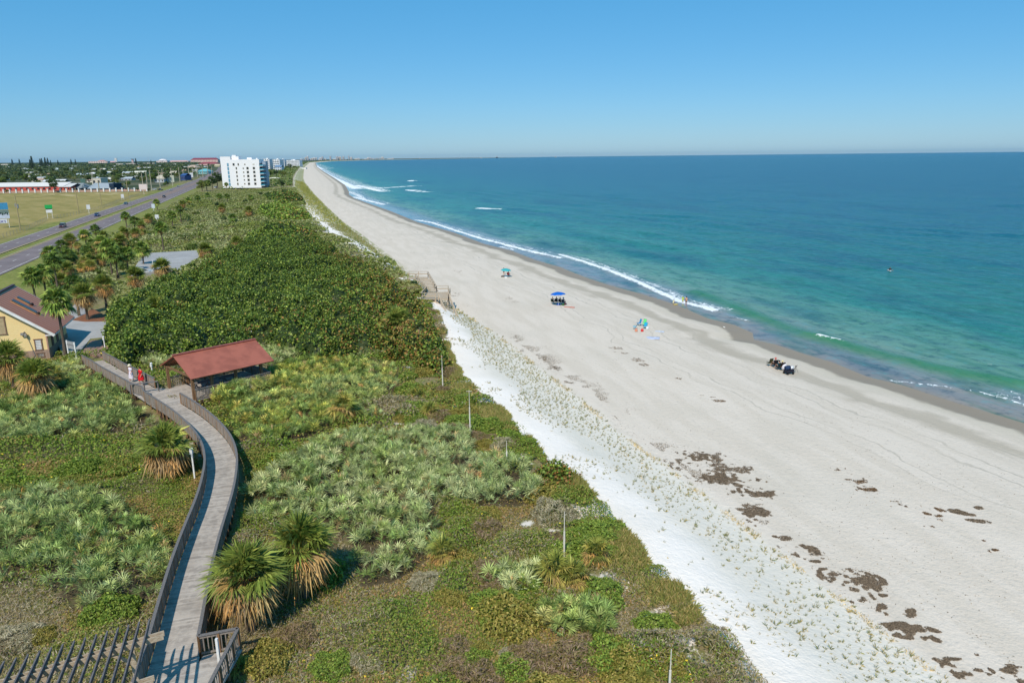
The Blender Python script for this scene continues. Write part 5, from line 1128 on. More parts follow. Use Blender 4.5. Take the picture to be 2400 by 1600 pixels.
# ------------------------------------------------------------------ beach furniture
def umbrella(px, py, col, label, R_=1.25, H=2.15, tilt=.06, valance=.12):
    x, y, z = PG(px, py); t = thing('beach_umbrella', label, 'umbrella', (x, y, z-.05), 0, 'beach umbrellas'); t.rotation_euler = (tilt, tilt*.6, .3)
    MB().tube((0,0,0),(0,0,H),.022,.022,8).build('pole', M['white'], t)
    mb = MB(); n = 8; rings = [(0.02,H+.02),(R_*.35,H-.07),(R_*.7,H-.22),(R_,H-.44)]
    for r, zz in rings:
        for i in range(n*2):
            a = math.pi*i/n; s_ = 1 if i % 2 == 0 else .94; mb.v.append((r*s_*math.cos(a), r*s_*math.sin(a), zz+(0 if i % 2 == 0 else .03*r)))
    for q in range(3):
        for i in range(2*n): j = (i+1) % (2*n); mb.f.append((q*2*n+i, q*2*n+j, (q+1)*2*n+j, (q+1)*2*n+i))
    mb.build('canopy', cmat('umb%d'%col[0], col, .6), t)
    rb = MB()
    for i in range(n): a = 2*math.pi*i/n; rb.beam((0,0,H-.02),(R_*math.cos(a),R_*math.sin(a),H-.46),.012,.012); rb.beam((0,0,H-.6),(R_*.5*math.cos(a),R_*.5*math.sin(a),H-.18),.01,.01)
    rb.build('ribs', M['greymetal'], t); return t
umbrella(1185,649,(60,176,180),'small teal beach umbrella farther up the beach',1.2,2.0)
umbrella(1309,717,(20,104,206),'large blue beach umbrella over a group in dark chairs',1.42,2.6,-.05)
def chair(px, py, col, label, rz=0, frame=(150,154,158), high=.95, loc=None, stripe=None):
    if loc is None: loc = PG(px, py)
    t = thing('beach_chair', label, 'chair', loc, rz, 'folding beach chairs'); fr = MB()
    for s_ in (-.27,.27):
        fr.tube((s_,-.25,0),(s_,.28,.42),.014,.014,6); fr.tube((s_,.25,0),(s_,-.25,.42),.014,.014,6); fr.tube((s_,-.2,.38),(s_,-.42,high),.014,.014,6); fr.tube((s_,-.3,.62),(s_,.25,.6),.018,.018,6)
    fr.tube((-.27,-.42,high),(.27,-.42,high),.014,.014,6); fr.build('frame', cmat('fr%d'%frame[0], frame, .4, .5, .5), t)
    c = cmat('ch%d_%d_%d'%col, col, .85); MB().beam((0,-.22,.40),(0,.28,.42),.52,.025).build('seat', c, t); b = MB().beam((0,-.21,.42),(0,-.41,high-.03),.52,.025,(0,1,0)).build('backrest', c, t)
    if stripe:
        mb = MB()
        for i in range(3): f = .2+i*.3; a = Vector((0,-.21,.42)).lerp(Vector((0,-.41,high-.03)), f); mb.box(a.x, a.y-.022, a.z, .522, .01, .07)
        mb.build('stripes', cmat('st%d'%stripe[0], stripe, .85), t)
    return t
# teal umbrella group
person(1181,644,0, 2.6, 'stand', 'standing person in dark clothes under the teal umbrella', top=(60,40,52), bottom=(50,34,40), h=1.6)
ch = chair(1192,648,(206,70,74),'red beach chair under the teal umbrella', -.4)
person(0,0,0, -.4, 'sit', 'person in a pink red top sitting in the red chair by the teal umbrella', top=(206,84,88), bottom=(150,60,60), loc=tuple(Vector(ch.location)+Vector((0,0,.03))), hair=(60,40,30))
x, y, z = PG(1192,651); t = thing('cooler', 'small white cooler by the teal umbrella pole', 'cooler', (x-.6, y-.8, z), .3); MB().box(0,0,.18,.5,.32,.34).build('box', M['white'], t, bevel=.03); MB().box(0,0,.38,.54,.36,.06).build('lid', M['white'], t, bevel=.02)
x, y, z = PG(1178,649); t = thing('beach_bag', 'dark bag lying on the sand left of the teal umbrella', 'bag', (x, y, z), .2); MB().ball((0,0,.14),.3,12,6,(1.4,.7,.5)).build('bag_body', cmat('dkbag',(50,46,48)), t, True); MB().path([(-.2,0,.25),(-.1,0,.42),(.1,0,.42),(.2,0,.25)],.015).build('handle', M['black'], t)
# blue umbrella group
b0 = Vector(PG(1309,714))
for i, (dx, dy, rz, c, lb, pl_) in enumerate(((-1.35,1.0,-.5,(44,58,44),'dark green chair leftmost under the blue umbrella','person in dark clothes in the leftmost chair under the blue umbrella'),(-.35,1.2,-.4,(38,38,44),'black chair second from left under the blue umbrella','person in charcoal in the second chair under the blue umbrella'),(.55,.9,-.5,(52,42,44),'dark brown chair third under the blue umbrella','person in dark brown behind the blue umbrella pole'),(1.35,.5,-.6,(40,66,84),'slate blue chair rightmost under the blue umbrella','person with a blue grey top in the rightmost chair under the blue umbrella'))):
    dx *= .72; l = (b0.x+dx, b0.y+dy, tz(b0.x+dx, b0.y+dy)); chair(0,0,c,lb,rz,loc=l)
    person(0,0,0,rz,'sit',pl_,top=((34,34,40),(46,46,52),(64,44,42),(74,110,130))[i],bottom=(30,30,36),loc=(l[0],l[1],l[2]+.03),hair=(40,30,26),hat=(96,176,190) if i == 3 else None)
t = thing('cooler', 'bright blue round base bag at the foot of the blue umbrella', 'bag', (b0.x-.05,b0.y-.35,b0.z)); MB().lathe([(.001,0),(.28,.02),(.3,.2),(.2,.34),(.001,.36)],14).build('bag_body', cmat('umb20',(20,104,206)), t, True)
for dx, dy, lb, c in ((.8,-.7,'green bag on the sand before the blue umbrella',(60,110,50)),(1.15,-.1,'maroon bag beside the rightmost chair by the blue umbrella',(110,30,44))):
    t = thing('beach_bag', lb, 'bag', (b0.x+dx,b0.y+dy,b0.z), .4); MB().ball((0,0,.16),.24,12,6,(1.2,.8,.7)).build('bag_body', cmat('bg%d'%c[0], c), t, True); MB().path([(-.15,0,.28),(0,0,.42),(.15,0,.28)],.015).build('handle', M['black'], t)
def towel(px, py, w, l, rz, c, label, name='towel'):
    x, y, z = PG(px, py); mb = MB(); n = 8; m_ = 10; c0 = len(mb.v)
    for i in range(n+1):
        for j in range(m_+1): X = (i/n-.5)*w; Y = (j/m_-.5)*l; mb.v.append((X+.03*math.sin(Y*7), Y, .035+.018*math.sin(X*9+Y*5)+.012*math.sin(Y*13)))
    for i in range(n):
        for j in range(m_): a = i*(m_+1)+j; mb.f.append((a, a+m_+1, a+m_+2, a+1))
    o = mb.build(name, cmat('tw%d_%d'%(c[0],c[2]), c, .95), None, True); o.location = (x, y, z); o.rotation_euler = (0,0,rz); s = o.modifiers.new('s','SOLIDIFY'); s.thickness = .015
    tag(o, label, 'towel'); return o
towel(1334,720,.7,2.0,1.25,(226,128,104),'coral towel on the sand right of the blue umbrella')
towel(1526,792,1.5,2.5,1.35,(206,212,232),'large pale blue white sheet spread on the sand below the turquoise chairs'); towel(1546,777,.7,1.4,1.15,(214,222,236),'small crumpled white towel behind the large pale sheet')
chair(1488,771,(60,196,226),'turquoise chair leftmost of its group', 1.2,high=1.0); chair(1497,763,(40,150,206),'blue chair behind the leftmost turquoise chair', 1.9,high=1.05)
chair(1509,764,(110,226,130),'green and white striped chair with the tallest back', 2.4,high=1.1,stripe=(230,244,232)); chair(1512,770,(40,170,206),'turquoise chair in front of the green striped one', 2.6)
for px, py, c, lb in ((1505,777,(220,64,64),'red bag between the turquoise chairs'),(1491,777,(226,150,120),'coral striped bag left of the red bag'),(1517,772,(232,232,230),'white bag at the right of the turquoise chairs')):
    x, y, z = PG(px, py); t = thing('beach_bag', lb, 'bag', (x,y,z), .3, 'bags by the turquoise chairs'); MB().box(0,0,.22,.42,.26,.42).build('bag_body', cmat('bb%d'%c[1], c), t, bevel=.06); MB().path([(-.12,0,.42),(-.08,0,.58),(.08,0,.58),(.12,0,.42)],.014).build('handle', cmat('bb%d'%c[1], c), t)
x, y, z = PG(1507,781); t = thing('sandals', 'pair of pale sandals on the sand before the red bag', 'sandals', (x,y,z)); MB().box(-.12,0,.03,.1,.28,.04).box(.05,.05,.03,.1,.28,.04).build('sole', M['offwhite'], t); MB().box(-.12,.06,.07,.11,.04,.04).box(.05,.11,.07,.11,.04,.04).build('strap', M['offwhite'], t)
# dark chairs and cart nearer the water
c1 = chair(1803,857,(66,70,44),'olive high backed chair leftmost by the beach cart', .3, (40,40,40), 1.1)
c2 = chair(1815,860,(24,24,30),'black chair with a person in a red cap by the beach cart', .3, (40,40,40), 1.05)
person(0,0,0,.3,'sit','person in dark navy with a salmon red cap sitting by the beach cart',top=(26,30,48),bottom=(24,26,40),hat=(214,110,100),loc=tuple(Vector(c2.location)+Vector((0,0,.03))))
c3 = chair(1824,866,(30,60,66),'dark teal chair in the middle of the row by the beach cart', .3, (40,40,40), 1.0)
person(0,0,0,.3,'sit','dark haired person in a slate teal top sitting in the middle of the row',top=(50,90,100),bottom=(28,40,40),loc=tuple(Vector(c3.location)+Vector((0,0,.03))),hair=(24,20,18))
c4 = chair(1831,867,(40,26,28),'black brown chair under the straw hat by the beach cart', .3, (30,30,30), 1.1)
person(0,0,0,.3,'sit','person with a pale straw hat partly behind the black brown chair',top=(52,34,34),bottom=(40,30,30),hat=(236,216,160),loc=tuple(Vector(c4.location)+Vector((0,0,.03))))
x, y, z = PG(1837,868); t = thing('towel_bag', 'large white cloth bundle hanging on a chair by the beach cart', 'bag', (x,y,z), .3); MB().ball((0,0,.5),.42,14,8,(.9,.6,1.15)).build('bundle', cmat('whitecloth',(236,234,240),.9), t, True)
t2 = MB(); t2.tube((-.25,0,0),(-.2,0,.6),.02); t2.tube((.25,0,0),(.2,0,.6),.02); t2.build('stand', M['black'], t)
x, y, z = PG(1848,876); t = thing('beach_cart', 'black folding beach wagon loaded with navy and white bags', 'wagon', (x,y,z), .35)
MB().box(0,0,.42,1.15,.6,.36).build('tub', cmat('navyfab',(40,40,52),.9), t, bevel=.04)
fr = MB(); 
for a in (-.57,.57):
    for b in (-.3,.3): fr.tube((a,b,.2),(a,b,.64),.016)
for b in (-.3,.3): fr.tube((-.57,b,.62),(.57,b,.62),.016); fr.tube((-.57,b,.24),(.57,b,.24),.016)
fr.tube((.57,0,.3),(1.15,0,.85),.018); fr.tube((1.15,-.16,.85),(1.15,.16,.85),.02); fr.build('frame', M['black'], t)
for a in (-.42,.42):
    for b in (-.34,.34): MB().tube((a,b-.05,.14),(a,b+.05,.14),.14,.14,14).build('wheel', M['tyre'], t)
for dx, c, lb, r in ((-.2,(38,60,92),'navy duffel bag on top of the beach wagon',.28),(.3,(236,236,240),'white towel roll on top of the beach wagon',.22)):
    tt = thing('duffel_bag' if dx < 0 else 'towel_roll', lb, 'bag' if dx < 0 else 'towel', (x+dx, y+dx*.36, z+.62), .35); mb = MB(); mb.tube((-.3,0,r*.7),(.3,0,r*.7),r,r,14); mb.build('roll', cmat('df%d'%c[0], c, .9), tt, True); MB().path([(-.12,0,r*1.65),(0,0,r*1.95),(.12,0,r*1.65)],.014).build('handle', M['black'], tt)
# tripod stand at the right end
x, y, z = PG(1864,873); t = thing('tripod', 'small black folding stand at the right end of the cart group', 'stand', (x,y,z)); mb = MB()
for a in (0, 2.1, 4.2): mb.tube((0,0,.75),(.35*math.cos(a),.35*math.sin(a),0),.014)
mb.build('legs', M['black'], t); MB().ball((0,0,.82),.09,8,6).build('head', M['black'], t); MB().beam((0,0,.8),(.3,.2,.95),.02,.02).build('arm', M['black'], t)
# gulls
def gull(px, py, label, z0=None):
    x, y, z = PG(px, py) if z0 is None else (*P(px, py, z0), z0); t = thing('gull', label, 'bird', (x, y, z), 1.0)
    V = [(0,-.2,.2),(0,-.05,.22),(0,.08,.25),(0,.14,.33),(0,.2,.34)]; skin_mesh('body', V, [(0,1),(1,2),(2,3),(3,4)], [.025,.075,.07,.04,.02], M['white'], t, 2, 1)
    mb = MB(); mb.tube((0,.22,.34),(0,.29,.325),.015,.004,6); mb.tube((-.03,0,.16),(-.03,0,0),.008,.008,5); mb.tube((.03,0,.16),(.03,0,0),.008,.008,5); mb.build('beak_and_legs', cmat('beak',(220,160,60)), t); return t
gull(1697,770,'white gull standing on wet sand near the shallow pool')
# ------------------------------------------------------------------ vehicles
def car(px, py, col, label, heading, kind='car', loc=None, L_=4.5):
    if loc is None: x, y = P(px, py, 2.2); loc = (x, y, 2.19)
    suv = kind in ('suv', 'van', 'pickup'); H = 1.72 if suv else 1.42; b = .92 if suv else .82; W_ = .92
    t = thing('car' if kind == 'car' else kind, label, {'car':'car','suv':'car','pickup':'pickup truck','van':'van'}[kind], loc, heading, 'vehicles on the road'); l = L_/2
    # local +x is forward
    prof = [(-l,.38),(-l+.02,b-.06),(-l+.25,b+.02),(l-1.25,b),(l-.2,b-.14),(l,b-.32),(l-.02,.36),(l-.35,.22),(-l+.3,.22)]
    mb = MB(); n = len(prof)
    for yy, k in ((-W_*.94,0),(-W_,1),(W_,1),(W_*.94,0)):
        for x_, z_ in prof: mb.v.append((x_*(1 if k else .97), yy, z_ if k else .3+(z_-.3)*.93))
    for q in range(3):
        for i in range(n): j = (i+1) % n; mb.f.append((q*n+i, q*n+j, (q+1)*n+j, (q+1)*n+i))
    mb.f.append(tuple(range(n))[::-1]); mb.f.append(tuple(range(3*n, 4*n))); paint = cmat('paint%d_%d_%d'%col, col, .3, .5, .1, .8)
    mb.build('body', paint, t, bevel=.04)
    if kind == 'pickup': c0, c1, r0, r1 = -.4, 1.3, -.15, .75
    elif suv: c0, c1, r0, r1 = -l+.1, l-1.0, -l+.35, l-1.75
    else: c0, c1, r0, r1 = -l+.5, l-1.1, -l+1.2, l-2.0
    g = MB(); wt = .70; wb = .86
    c = [(c0,-wb,b),(c1,-wb,b),(c1,wb,b),(c0,wb,b),(r0,-wt,H-.05),(r1,-wt,H-.05),(r1,wt,H-.05),(r0,wt,H-.05)]; g.quadbox(c); g.build('windows', M['darkglass'], t)
    MB().box((r0+r1)/2,0,H-.02,(r1-r0)+.06,wt*2+.06,.07).build('roof', paint, t, bevel=.03)
    pp = MB()
    for s_ in (-1, 1):
        for a in (0, .5, 1): pp.beam((c0+(c1-c0)*a,s_*wb,b),(r0+(r1-r0)*a,s_*wt,H-.04),.07,.07)
    pp.build('pillars', paint, t)
    for x_ in (-l+.85, l-.85):
        for s_ in (-1, 1):
            w_ = MB().tube((x_,s_*(W_-.2),.33),(x_,s_*(W_+.02),.33),.33,.33,18).build('wheel', M['tyre'], t); MB().tube((x_,s_*(W_+.02),.33),(x_,s_*(W_+.03),.33),.19,.17,12).build('rim', M['chrome'], w_)
    for s_ in (-1, 1):
        MB().box(l-.06,s_*.66,b-.26,.1,.36,.14).build('headlight', cmat('lampglass',(226,228,230),.15,.6), t, bevel=.02); MB().box(-l+.03,s_*.72,b-.14,.08,.24,.18).build('taillight', cmat('taillamp',(150,20,20),.2,.5), t, bevel=.02)
    mb = MB(); mb.box(-l-.01,0,.62,.03,.5,.14); mb.build('number_plate', M['white'], t); MB().box(l,0,.5,.06,1.3,.16).build('grille', M['black'], t)
    return t
RH = math.atan2(SU[1]-.053*SV[1], SU[0]-.053*SV[0])    # road heading
car(147,533,(96,44,62),'dark maroon sport utility car nearest on the far lanes', RH+math.pi, 'suv', L_=4.8)
car(228,507,(24,60,128),'dark blue pickup truck on the far lanes behind the maroon car', RH+math.pi, 'pickup', L_=5.2)
car(295,479,(110,146,164),'silver blue car on the far lanes beyond the blue truck', RH+math.pi)
car(385,463,(46,34,38),'black car on the near lanes at the left of the palms', RH, 'suv')
car(400,447,(228,228,230),'white car on the far lanes where the median ends', RH+math.pi)
car(417,438,(206,214,200),'pale silver car just beyond the white car', RH+math.pi)
car(450,423,(84,70,74),'dark grey car in the distance on the far lanes', RH+math.pi)
car(444,417,(226,230,232),'white van parked at the far roadside by the white sign', RH+1.2, 'van')
car(361,445,(216,220,226),'white silver car parked near the roadside poles', RH+1.5); car(376,446,(50,54,66),'dark pickup parked beside the white silver car', RH+1.4, 'pickup')
car(506,441,(222,224,228),'white van parked in the shade left of the condominium', RH-.4, 'van'); car(334,643,(232,232,230),'white car mostly hidden by palms at the parking lot', .7, 'car', loc=(*P(334,643,3.3),3.3))
car(198,443,(230,230,232),'white van parked in front of the grey warehouse', 1.2, 'van'); car(118,446,(240,176,50),'yellow delivery van parked before the red warehouse', 2.9, 'van', L_=7)
for i, (px, py) in enumerate(((270,446),(283,446),(296,445),(312,445),(424,424),(431,422),(436,424),(470,416),(480,415))): car(px, py, [(210,212,216),(60,64,72),(140,40,44),(180,184,190),(60,90,150),(220,222,226),(90,94,104),(210,214,214),(70,76,80)][i], ['silver','dark grey','dark red','pale grey','blue','white','charcoal','silver white','slate'][i]+' car parked in the lot '+('behind the low pillared wall' if i < 4 else 'beside the distant road'), 1.2+.1*i)
# ------------------------------------------------------------------ signs, poles, fence, pillared wall
def span(pxa, pya, pxb, pyb, z=2.1):
    a = Vector((*P(pxa, pya, z), z)); b = Vector((*P(pxb, pyb, z), z)); return a, b
def board_sign(name, label, cat, px, py, ptop, w, parts, legs=2, z=2.1, face=None):
    x, y = P(px, py, z); h = height_for(x, y, z, ptop); rz = math.atan2(y, x)-math.pi/2 if face is None else face
    t = thing(name, label, cat, (x, y, z), rz)
    for s_ in ((-1, 1) if legs == 2 else (0,)): MB().box(s_*w*.38,0,h*.5,.16,.12,h).build('post', M['white'], t)
    for nm, f0, f1, c, ww in parts: MB().box(0,-.1,h*(f0+f1)/2,w*ww,.14,h*(f1-f0)).build(nm, cmat('sg%d_%d_%d'%c, c), t)
    return t, h
bb, h = board_sign('billboard', 'tall real estate billboard with a blue beach picture at the left edge of the field', 'billboard', 8,534,475, 5.4, [('picture_sky',.72,.99,(70,150,196),1),('picture_sand',.58,.70,(116,140,136),1),('text_panel',.37,.575,(206,216,232),1),('logo_panel',.18,.35,(228,232,240),.62)])
for i in range(9): MB().box(-2.3+i*.56,-.2,h*(.56+.02*math.sin(i*2)),.4,.06,h*.05+.2*(i%3)).build('picture_trees', cmat('dkgr',(44,74,60)), bb)
cu = bpy.data.curves.new('logo_text','FONT'); cu.body = "DR'S"; cu.size = 1.2; cu.align_x = 'CENTER'; cu.extrude = .03; cu.materials.append(cmat('purple',(70,60,150))); to0 = bpy.data.objects.new('logo_tmp', cu); to = bpy.data.objects.new('logo_text', bpy.data.meshes.new_from_object(to0)); bpy.data.objects.remove(to0); COL.objects.link(to); to.parent = bb; to.location = (0,-.2,h*.21); to.rotation_euler = (math.pi/2,0,0)
board_sign('roadside_sign', 'two legged roadside sign with a bright green top and white board in the field', 'sign', 118,512,480, 2.6, [('green_top',.72,1.0,(40,180,92),1.15),('black_strip',.66,.72,(40,36,36),.95),('white_board',.42,.65,(236,236,240),.95)])
board_sign('roadside_sign', 'white square sign on a single post on the far road verge', 'sign', 209,501,480, 1.6, [('board',.5,1.0,(226,228,230),1)], 1)
board_sign('roadside_sign', 'pale sign on a post beside the small palm at the near lanes', 'sign', 361,500,478, 1.5, [('board',.55,1.0,(216,224,232),1)], 1)
board_sign('round_sign', 'round white dish like sign in the scrub by the road', 'sign', 369,520,503, 1.4, [('board',.35,1.0,(236,238,240),1)], 1, 2.6)
board_sign('roadside_sign', 'small white double sign in the field by the fence', 'sign', 288,468,455, 1.8, [('board',.3,1.0,(226,226,230),1)], 2)
board_sign('shop_sign', 'large pale roadside board on a pole before the trees', 'sign', 403,427,411, 5.4, [('board',.0,1.0,(212,216,196),1)], 1)
board_sign('shop_sign', 'tall white pylon sign beside the distant road', 'sign', 449,417,405, 4.4, [('board',.1,1.0,(226,228,232),1)], 1)
board_sign('shop_sign', 'small grey green sign over the low warehouses', 'sign', 197,445,418, 3.6, [('board',.6,.95,(90,124,110),1)], 1)
POLES = [(48.5,539,457,'near utility pole with a transformer box in the field'),(185,499,440,'second utility pole at the edge of the field'),(238,481,425,'third utility pole along the fence line'),(301,461,422,'thin utility pole where the field narrows'),(338,456,406,'thick pale utility pole carrying a pinkish sign'),(347,447,405,'pale utility pole right behind the sign pole'),(356,447,398,'tall pale utility pole beside the parked pickup'),(376,442,399,'utility pole with a crossarm by the roadside lot'),(383.5,432,396,'pale utility pole before the bushes at the roadside'),(405,436,394,'utility pole in front of the pale roadside board'),(422,426,392,'utility pole left of the blue parking area'),(444,420,389,'tall pale utility pole near the white pylon sign'),(453,416,388,'utility pole beyond the white pylon sign'),(463,415,386,'utility pole before the aqua building'),(476,415,386,'utility pole at the right of the aqua building'),(488,411,382,'utility pole farthest right before the condominium'),(102,446,408,'utility pole behind the red warehouse'),(220,441,405,'utility pole behind the grey warehouse'),(430,413,400,'short distant utility pole'),(497,409,386,'utility pole at the tree line by the condominium')]
polepos = {}
for i, (px, py, pt, lb) in enumerate(POLES):
    x, y = P(px, py, 2.1); h = height_for(x, y, 2.1, pt); t = thing('utility_pole', lb, 'pole', (x, y, 2.1), 0, 'utility poles along the road'); polepos[i] = (x, y, 2.1+h)
    r = .17+.00022*y; MB().tube((0,0,0),(0,0,h),r,r*.7,8).build('pole', cmat('polec' if i > 3 else 'poled', (196,186,166) if i > 3 else (170,156,116), .85), t)
    if i in (0,7,9,10,13,16,17): MB().beam((-1.2,0,h-.5),(1.2,0,h-.5),.12,.14).build('crossarm', cmat('poled',(170,156,116)), t)
    if i == 0: MB().tube((.45,0,h*.62),(.45,0,h*.74),.3,.3,10).tube((-.35,0,h*.66),(-.35,0,h*.76),.24,.24,10).build('transformer', M['greymetal'], t)
    if i == 4: MB().box(0,-.3,h*.36,6.2,.2,4.2).build('sign_panel', cmat('pinksign',(220,206,204)), t)
for a, b in ((0,1),(1,2),(2,4),(4,6),(6,7),(7,9),(9,10),(10,11),(16,17),(17,4)):
    A = Vector(polepos[a]); B = Vector(polepos[b]); mid = []
    for k in range(13): f = k/12; p = A.lerp(B, f); p.z -= .6+4*f*(1-f)*(A-B).length*.018; mid.append(p)
    mb = MB(tuple(A)); mb.path(mid, .035, 4); tag(mb.build('power_line', M['black']), 'overhead wire strung from the '+' '.join(POLES[a][3].split()[:7]), 'wire', 'overhead wires'); bpy.context.scene.objects[-1]
    COL.objects[-1].location = A
# roadside lamp
x, y = P(308,491,2.1); h = height_for(x, y, 2.1, 459); t = thing('street_lamp', 'thin grey street lamp standing on the median', 'street lamp', (x, y, 2.1)); MB().tube((0,0,0),(0,0,h),.1,.06,8).build('pole', M['greymetal'], t); MB().tube((0,0,h),(1.3,0,h+.15),.05,.04,6).build('arm', M['greymetal'], t); MB().box(1.4,0,h+.12,.5,.2,.1).build('lamp_head', M['greymetal'], t)
# chain link fence
fl_ = [P(a, b, 2.1) for a, b in ((-200,620),(0,560),(62,540),(85,528),(110,517),(180,503),(240,488),(276,474),(335,455))]
fe = thing('chain_link_fence', 'low wire fence with thin posts between the dry field and the road verge', 'fence', (fl_[4][0], fl_[4][1], 2.1)); og = (fl_[4][0], fl_[4][1], 2.1)
mb = MB(og); mw = MB(og)
pts = densify([(a, b, 2.1) for a, b in fl_], 4.0)
for p in pts: mb.tube(p, p+Vector((0,0,1.6)), .05, .05, 5)
mb.build('post', M['greymetal'], fe)
for a, b in zip(pts[:-1], pts[1:]):
    for k in (.2,.6,1.0,1.3,1.6): mw.beam(a+Vector((0,0,k)), b+Vector((0,0,k)), .03, .03)
mw.build('wire_mesh', cmat('fencew',(120,112,100)), fe)
a, b = span(-140,455,345,448); wl2 = thing('pillared_wall', 'low salmon wall with white square pillars behind the dry field', 'wall', tuple(a)); oa = tuple(a)
MB(oa).beam(a+Vector((0,0,.8)), b+Vector((0,0,.8)), .3, 1.7).build('wall', cmat('salmonw',(196,160,138)), wl2)
d = (b-a); npil = 34
for i in range(npil):
    p = a+d*(i/(npil-1)); m_ = MB(oa); m_.box(p.x,p.y-.4,2.1+1.5,1.0,.8,3.0); m_.box(p.x,p.y-.4,5.15,1.25,1.0,.22); m_.build('pillar', M['white'], wl2)
# ------------------------------------------------------------------ buildings
def box_building(name, label, cat, pxa, pxb, pyb, ptop, depth, wallc, roofc=None, style='flat', floors=0, cols=0, z=2.1, roof_frac=0, group=None, winc=None, dy=0):
    a = Vector((*P(pxa, pyb, z), z)); dep_ = (a-Vector((0,0,CZ))).dot(Vector(FW)); b = a+Vector((1,0,0))*(dep_*(pxb-pxa)/F); w = (b-a).length; h = height_for(a.x, a.y, z, ptop)
    t = thing(name, label, cat, tuple(a), math.atan2(b.y-a.y, b.x-a.x), group); wall = cmat('w%d_%d_%d'%wallc, wallc, .85); rc_ = cmat('r%d_%d_%d'%(roofc or wallc), roofc or wallc, .7)
    if style == 'flat':
        MB().box(w/2,depth/2,h/2,w,depth,h).build('wall', wall, t)
        mb = MB(); mb.box(w/2,depth/2,h+.15,w+.5,depth+.5,.3); mb.box(w*.3,depth*.5,h+.8,w*.08+1,2,1.2); mb.build('roof', rc_, t)
    elif style == 'gable':
        hw_ = h*(1-roof_frac); mb = MB(); mb.box(w/2,depth/2,hw_/2,w,depth,hw_); mb.build('wall', wall, t)
        mb = MB(); mb.slab([(-.6,-.6,hw_),(w+.6,-.6,hw_),(w+.6,depth/2,h),(-.6,depth/2,h)], .2); mb.slab([(w+.6,depth+.6,hw_),(-.6,depth+.6,hw_),(-.6,depth/2,h),(w+.6,depth/2,h)], .2); mb.build('roof', rc_, t)
    elif style == 'hip':
        hw_ = h*(1-roof_frac); MB().box(w/2,depth/2,hw_/2,w,depth,hw_).build('wall', wall, t); q = min(w*.3, depth*.5); mb = MB(); o_ = .8
        c = [(-o_,-o_,hw_),(w+o_,-o_,hw_),(w+o_,depth+o_,hw_),(-o_,depth+o_,hw_)]; r_ = [(q,depth/2,h),(w-q,depth/2,h)]
        mb.poly([c[0],c[1],r_[1],r_[0]]).poly([c[1],c[2],r_[1]]).poly([c[2],c[3],r_[0],r_[1]]).poly([c[3],c[0],r_[0]]).poly(c[::-1]); mb.build('roof', rc_, t)
    if floors:
        fh = (h*(1-roof_frac))/floors
        for f in range(floors):
            for c in range(cols):
                x_ = w*(c+.5)/cols; MB().box(x_,-.06,fh*(f+.5),w/cols*.42,.14,fh*.42).build('window', M['darkglass'] if not winc else cmat('wc%d'%winc[0], winc, .3), t)
    return t, w, h
box_building('warehouse','long red walled warehouse with a white roof behind the pillared wall','warehouse',-60,150,449,430,26,(206,92,80),(232,228,222),'gable',1,16,roof_frac=.45)
box_building('warehouse','smaller red and white warehouse right of the palm by the wall','warehouse',140,166,447,431,22,(200,90,72),(222,220,216),'gable',1,3,roof_frac=.45)
box_building('warehouse','grey roofed metal shed between the red and blue grey warehouses','warehouse',160,190,446,430,24,(110,112,116),(142,150,152),'hip',1,4,roof_frac=.7)
box_building('warehouse','low blue grey metal warehouse with a pale roof edge','warehouse',207,256,446,430,26,(70,84,92),(166,176,182),'gable',1,7,roof_frac=.75)
box_building('shop_building','dark blue fronted end shop attached beside the blue grey warehouse','shop',257,268,446,431,14,(36,58,80),(60,80,96),'flat',1,3)
box_building('office_building','white upright building with a flat roof and dark window above the warehouses','building',217,238,436,418,14,(214,206,188),(196,204,206),'flat',1,2,z=2.1)
LOWS = [(100,150,431,421,(206,208,206),(222,224,224),'long white roofed low house behind the red warehouse'),(247,260,425,416,(190,188,180),(216,216,210),'white roofed house left of the green trees'),(283,308,423,415,(176,178,178),(190,198,204),'long pale blue roofed house in the middle of the suburb'),(314,341,408,401,(220,216,196),(236,232,214),'long cream block with a flat top behind the poles'),(290,307,408,402,(156,104,84),(190,176,168),'low brick red building left of the cream block'),(310,330,416,411,(206,204,190),(222,222,212),'cream low house under the cream block'),(272,288,417,411,(196,196,186),(214,214,206),'pale low house left of the pale blue roof'),(207,222,411,404,(210,206,198),(226,224,220),'white angular house left of the hill of trees'),(55,68,420,411,(212,208,190),(232,226,214),'white gabled cottage at the left of the suburb'),(0,10,423,418,(196,196,190),(220,220,216),'pale house at the left edge of the suburb'),(126,136,399,394,(200,214,210),(214,226,224),'pale green roofed house far in the trees'),(2,18,388,385,(206,196,176),(216,206,190),'long tan block far at the left horizon'),(363,385,428,411,(190,196,200),(196,188,170),'pale two storey shop with blue front by the pole row'),(398,412,411,401,(214,206,186),(190,180,160),'small tan house with white porch by the road'),(424,436,404,397,(224,220,206),(196,160,140),'small cream house with a pinkish roof'),(476,492,390,385,(210,200,190),(190,150,140),'low house with brownish roof near the condominium'),(503,515,391,385,(216,204,168),(200,190,160),'cream two storey house at the left of the condominium'),(60,92,407,403,(176,172,160),(196,196,190),'low grey roofed house among the left trees'),(150,168,403,399,(186,180,170),(206,200,190),'low beige roofed house in the middle trees'),(335,352,396,392,(190,186,176),(208,206,200),'low pale roofed house behind the tall poles')]
for pa_, pb_, yb, yt, wc, rc_, lb in LOWS: box_building('suburb_house', lb, 'house', pa_, pb_, yb, yt, 12, wc, rc_, 'gable' if random.random() < .5 else 'hip', 1, 3, roof_frac=.5, group='low houses of the suburb')
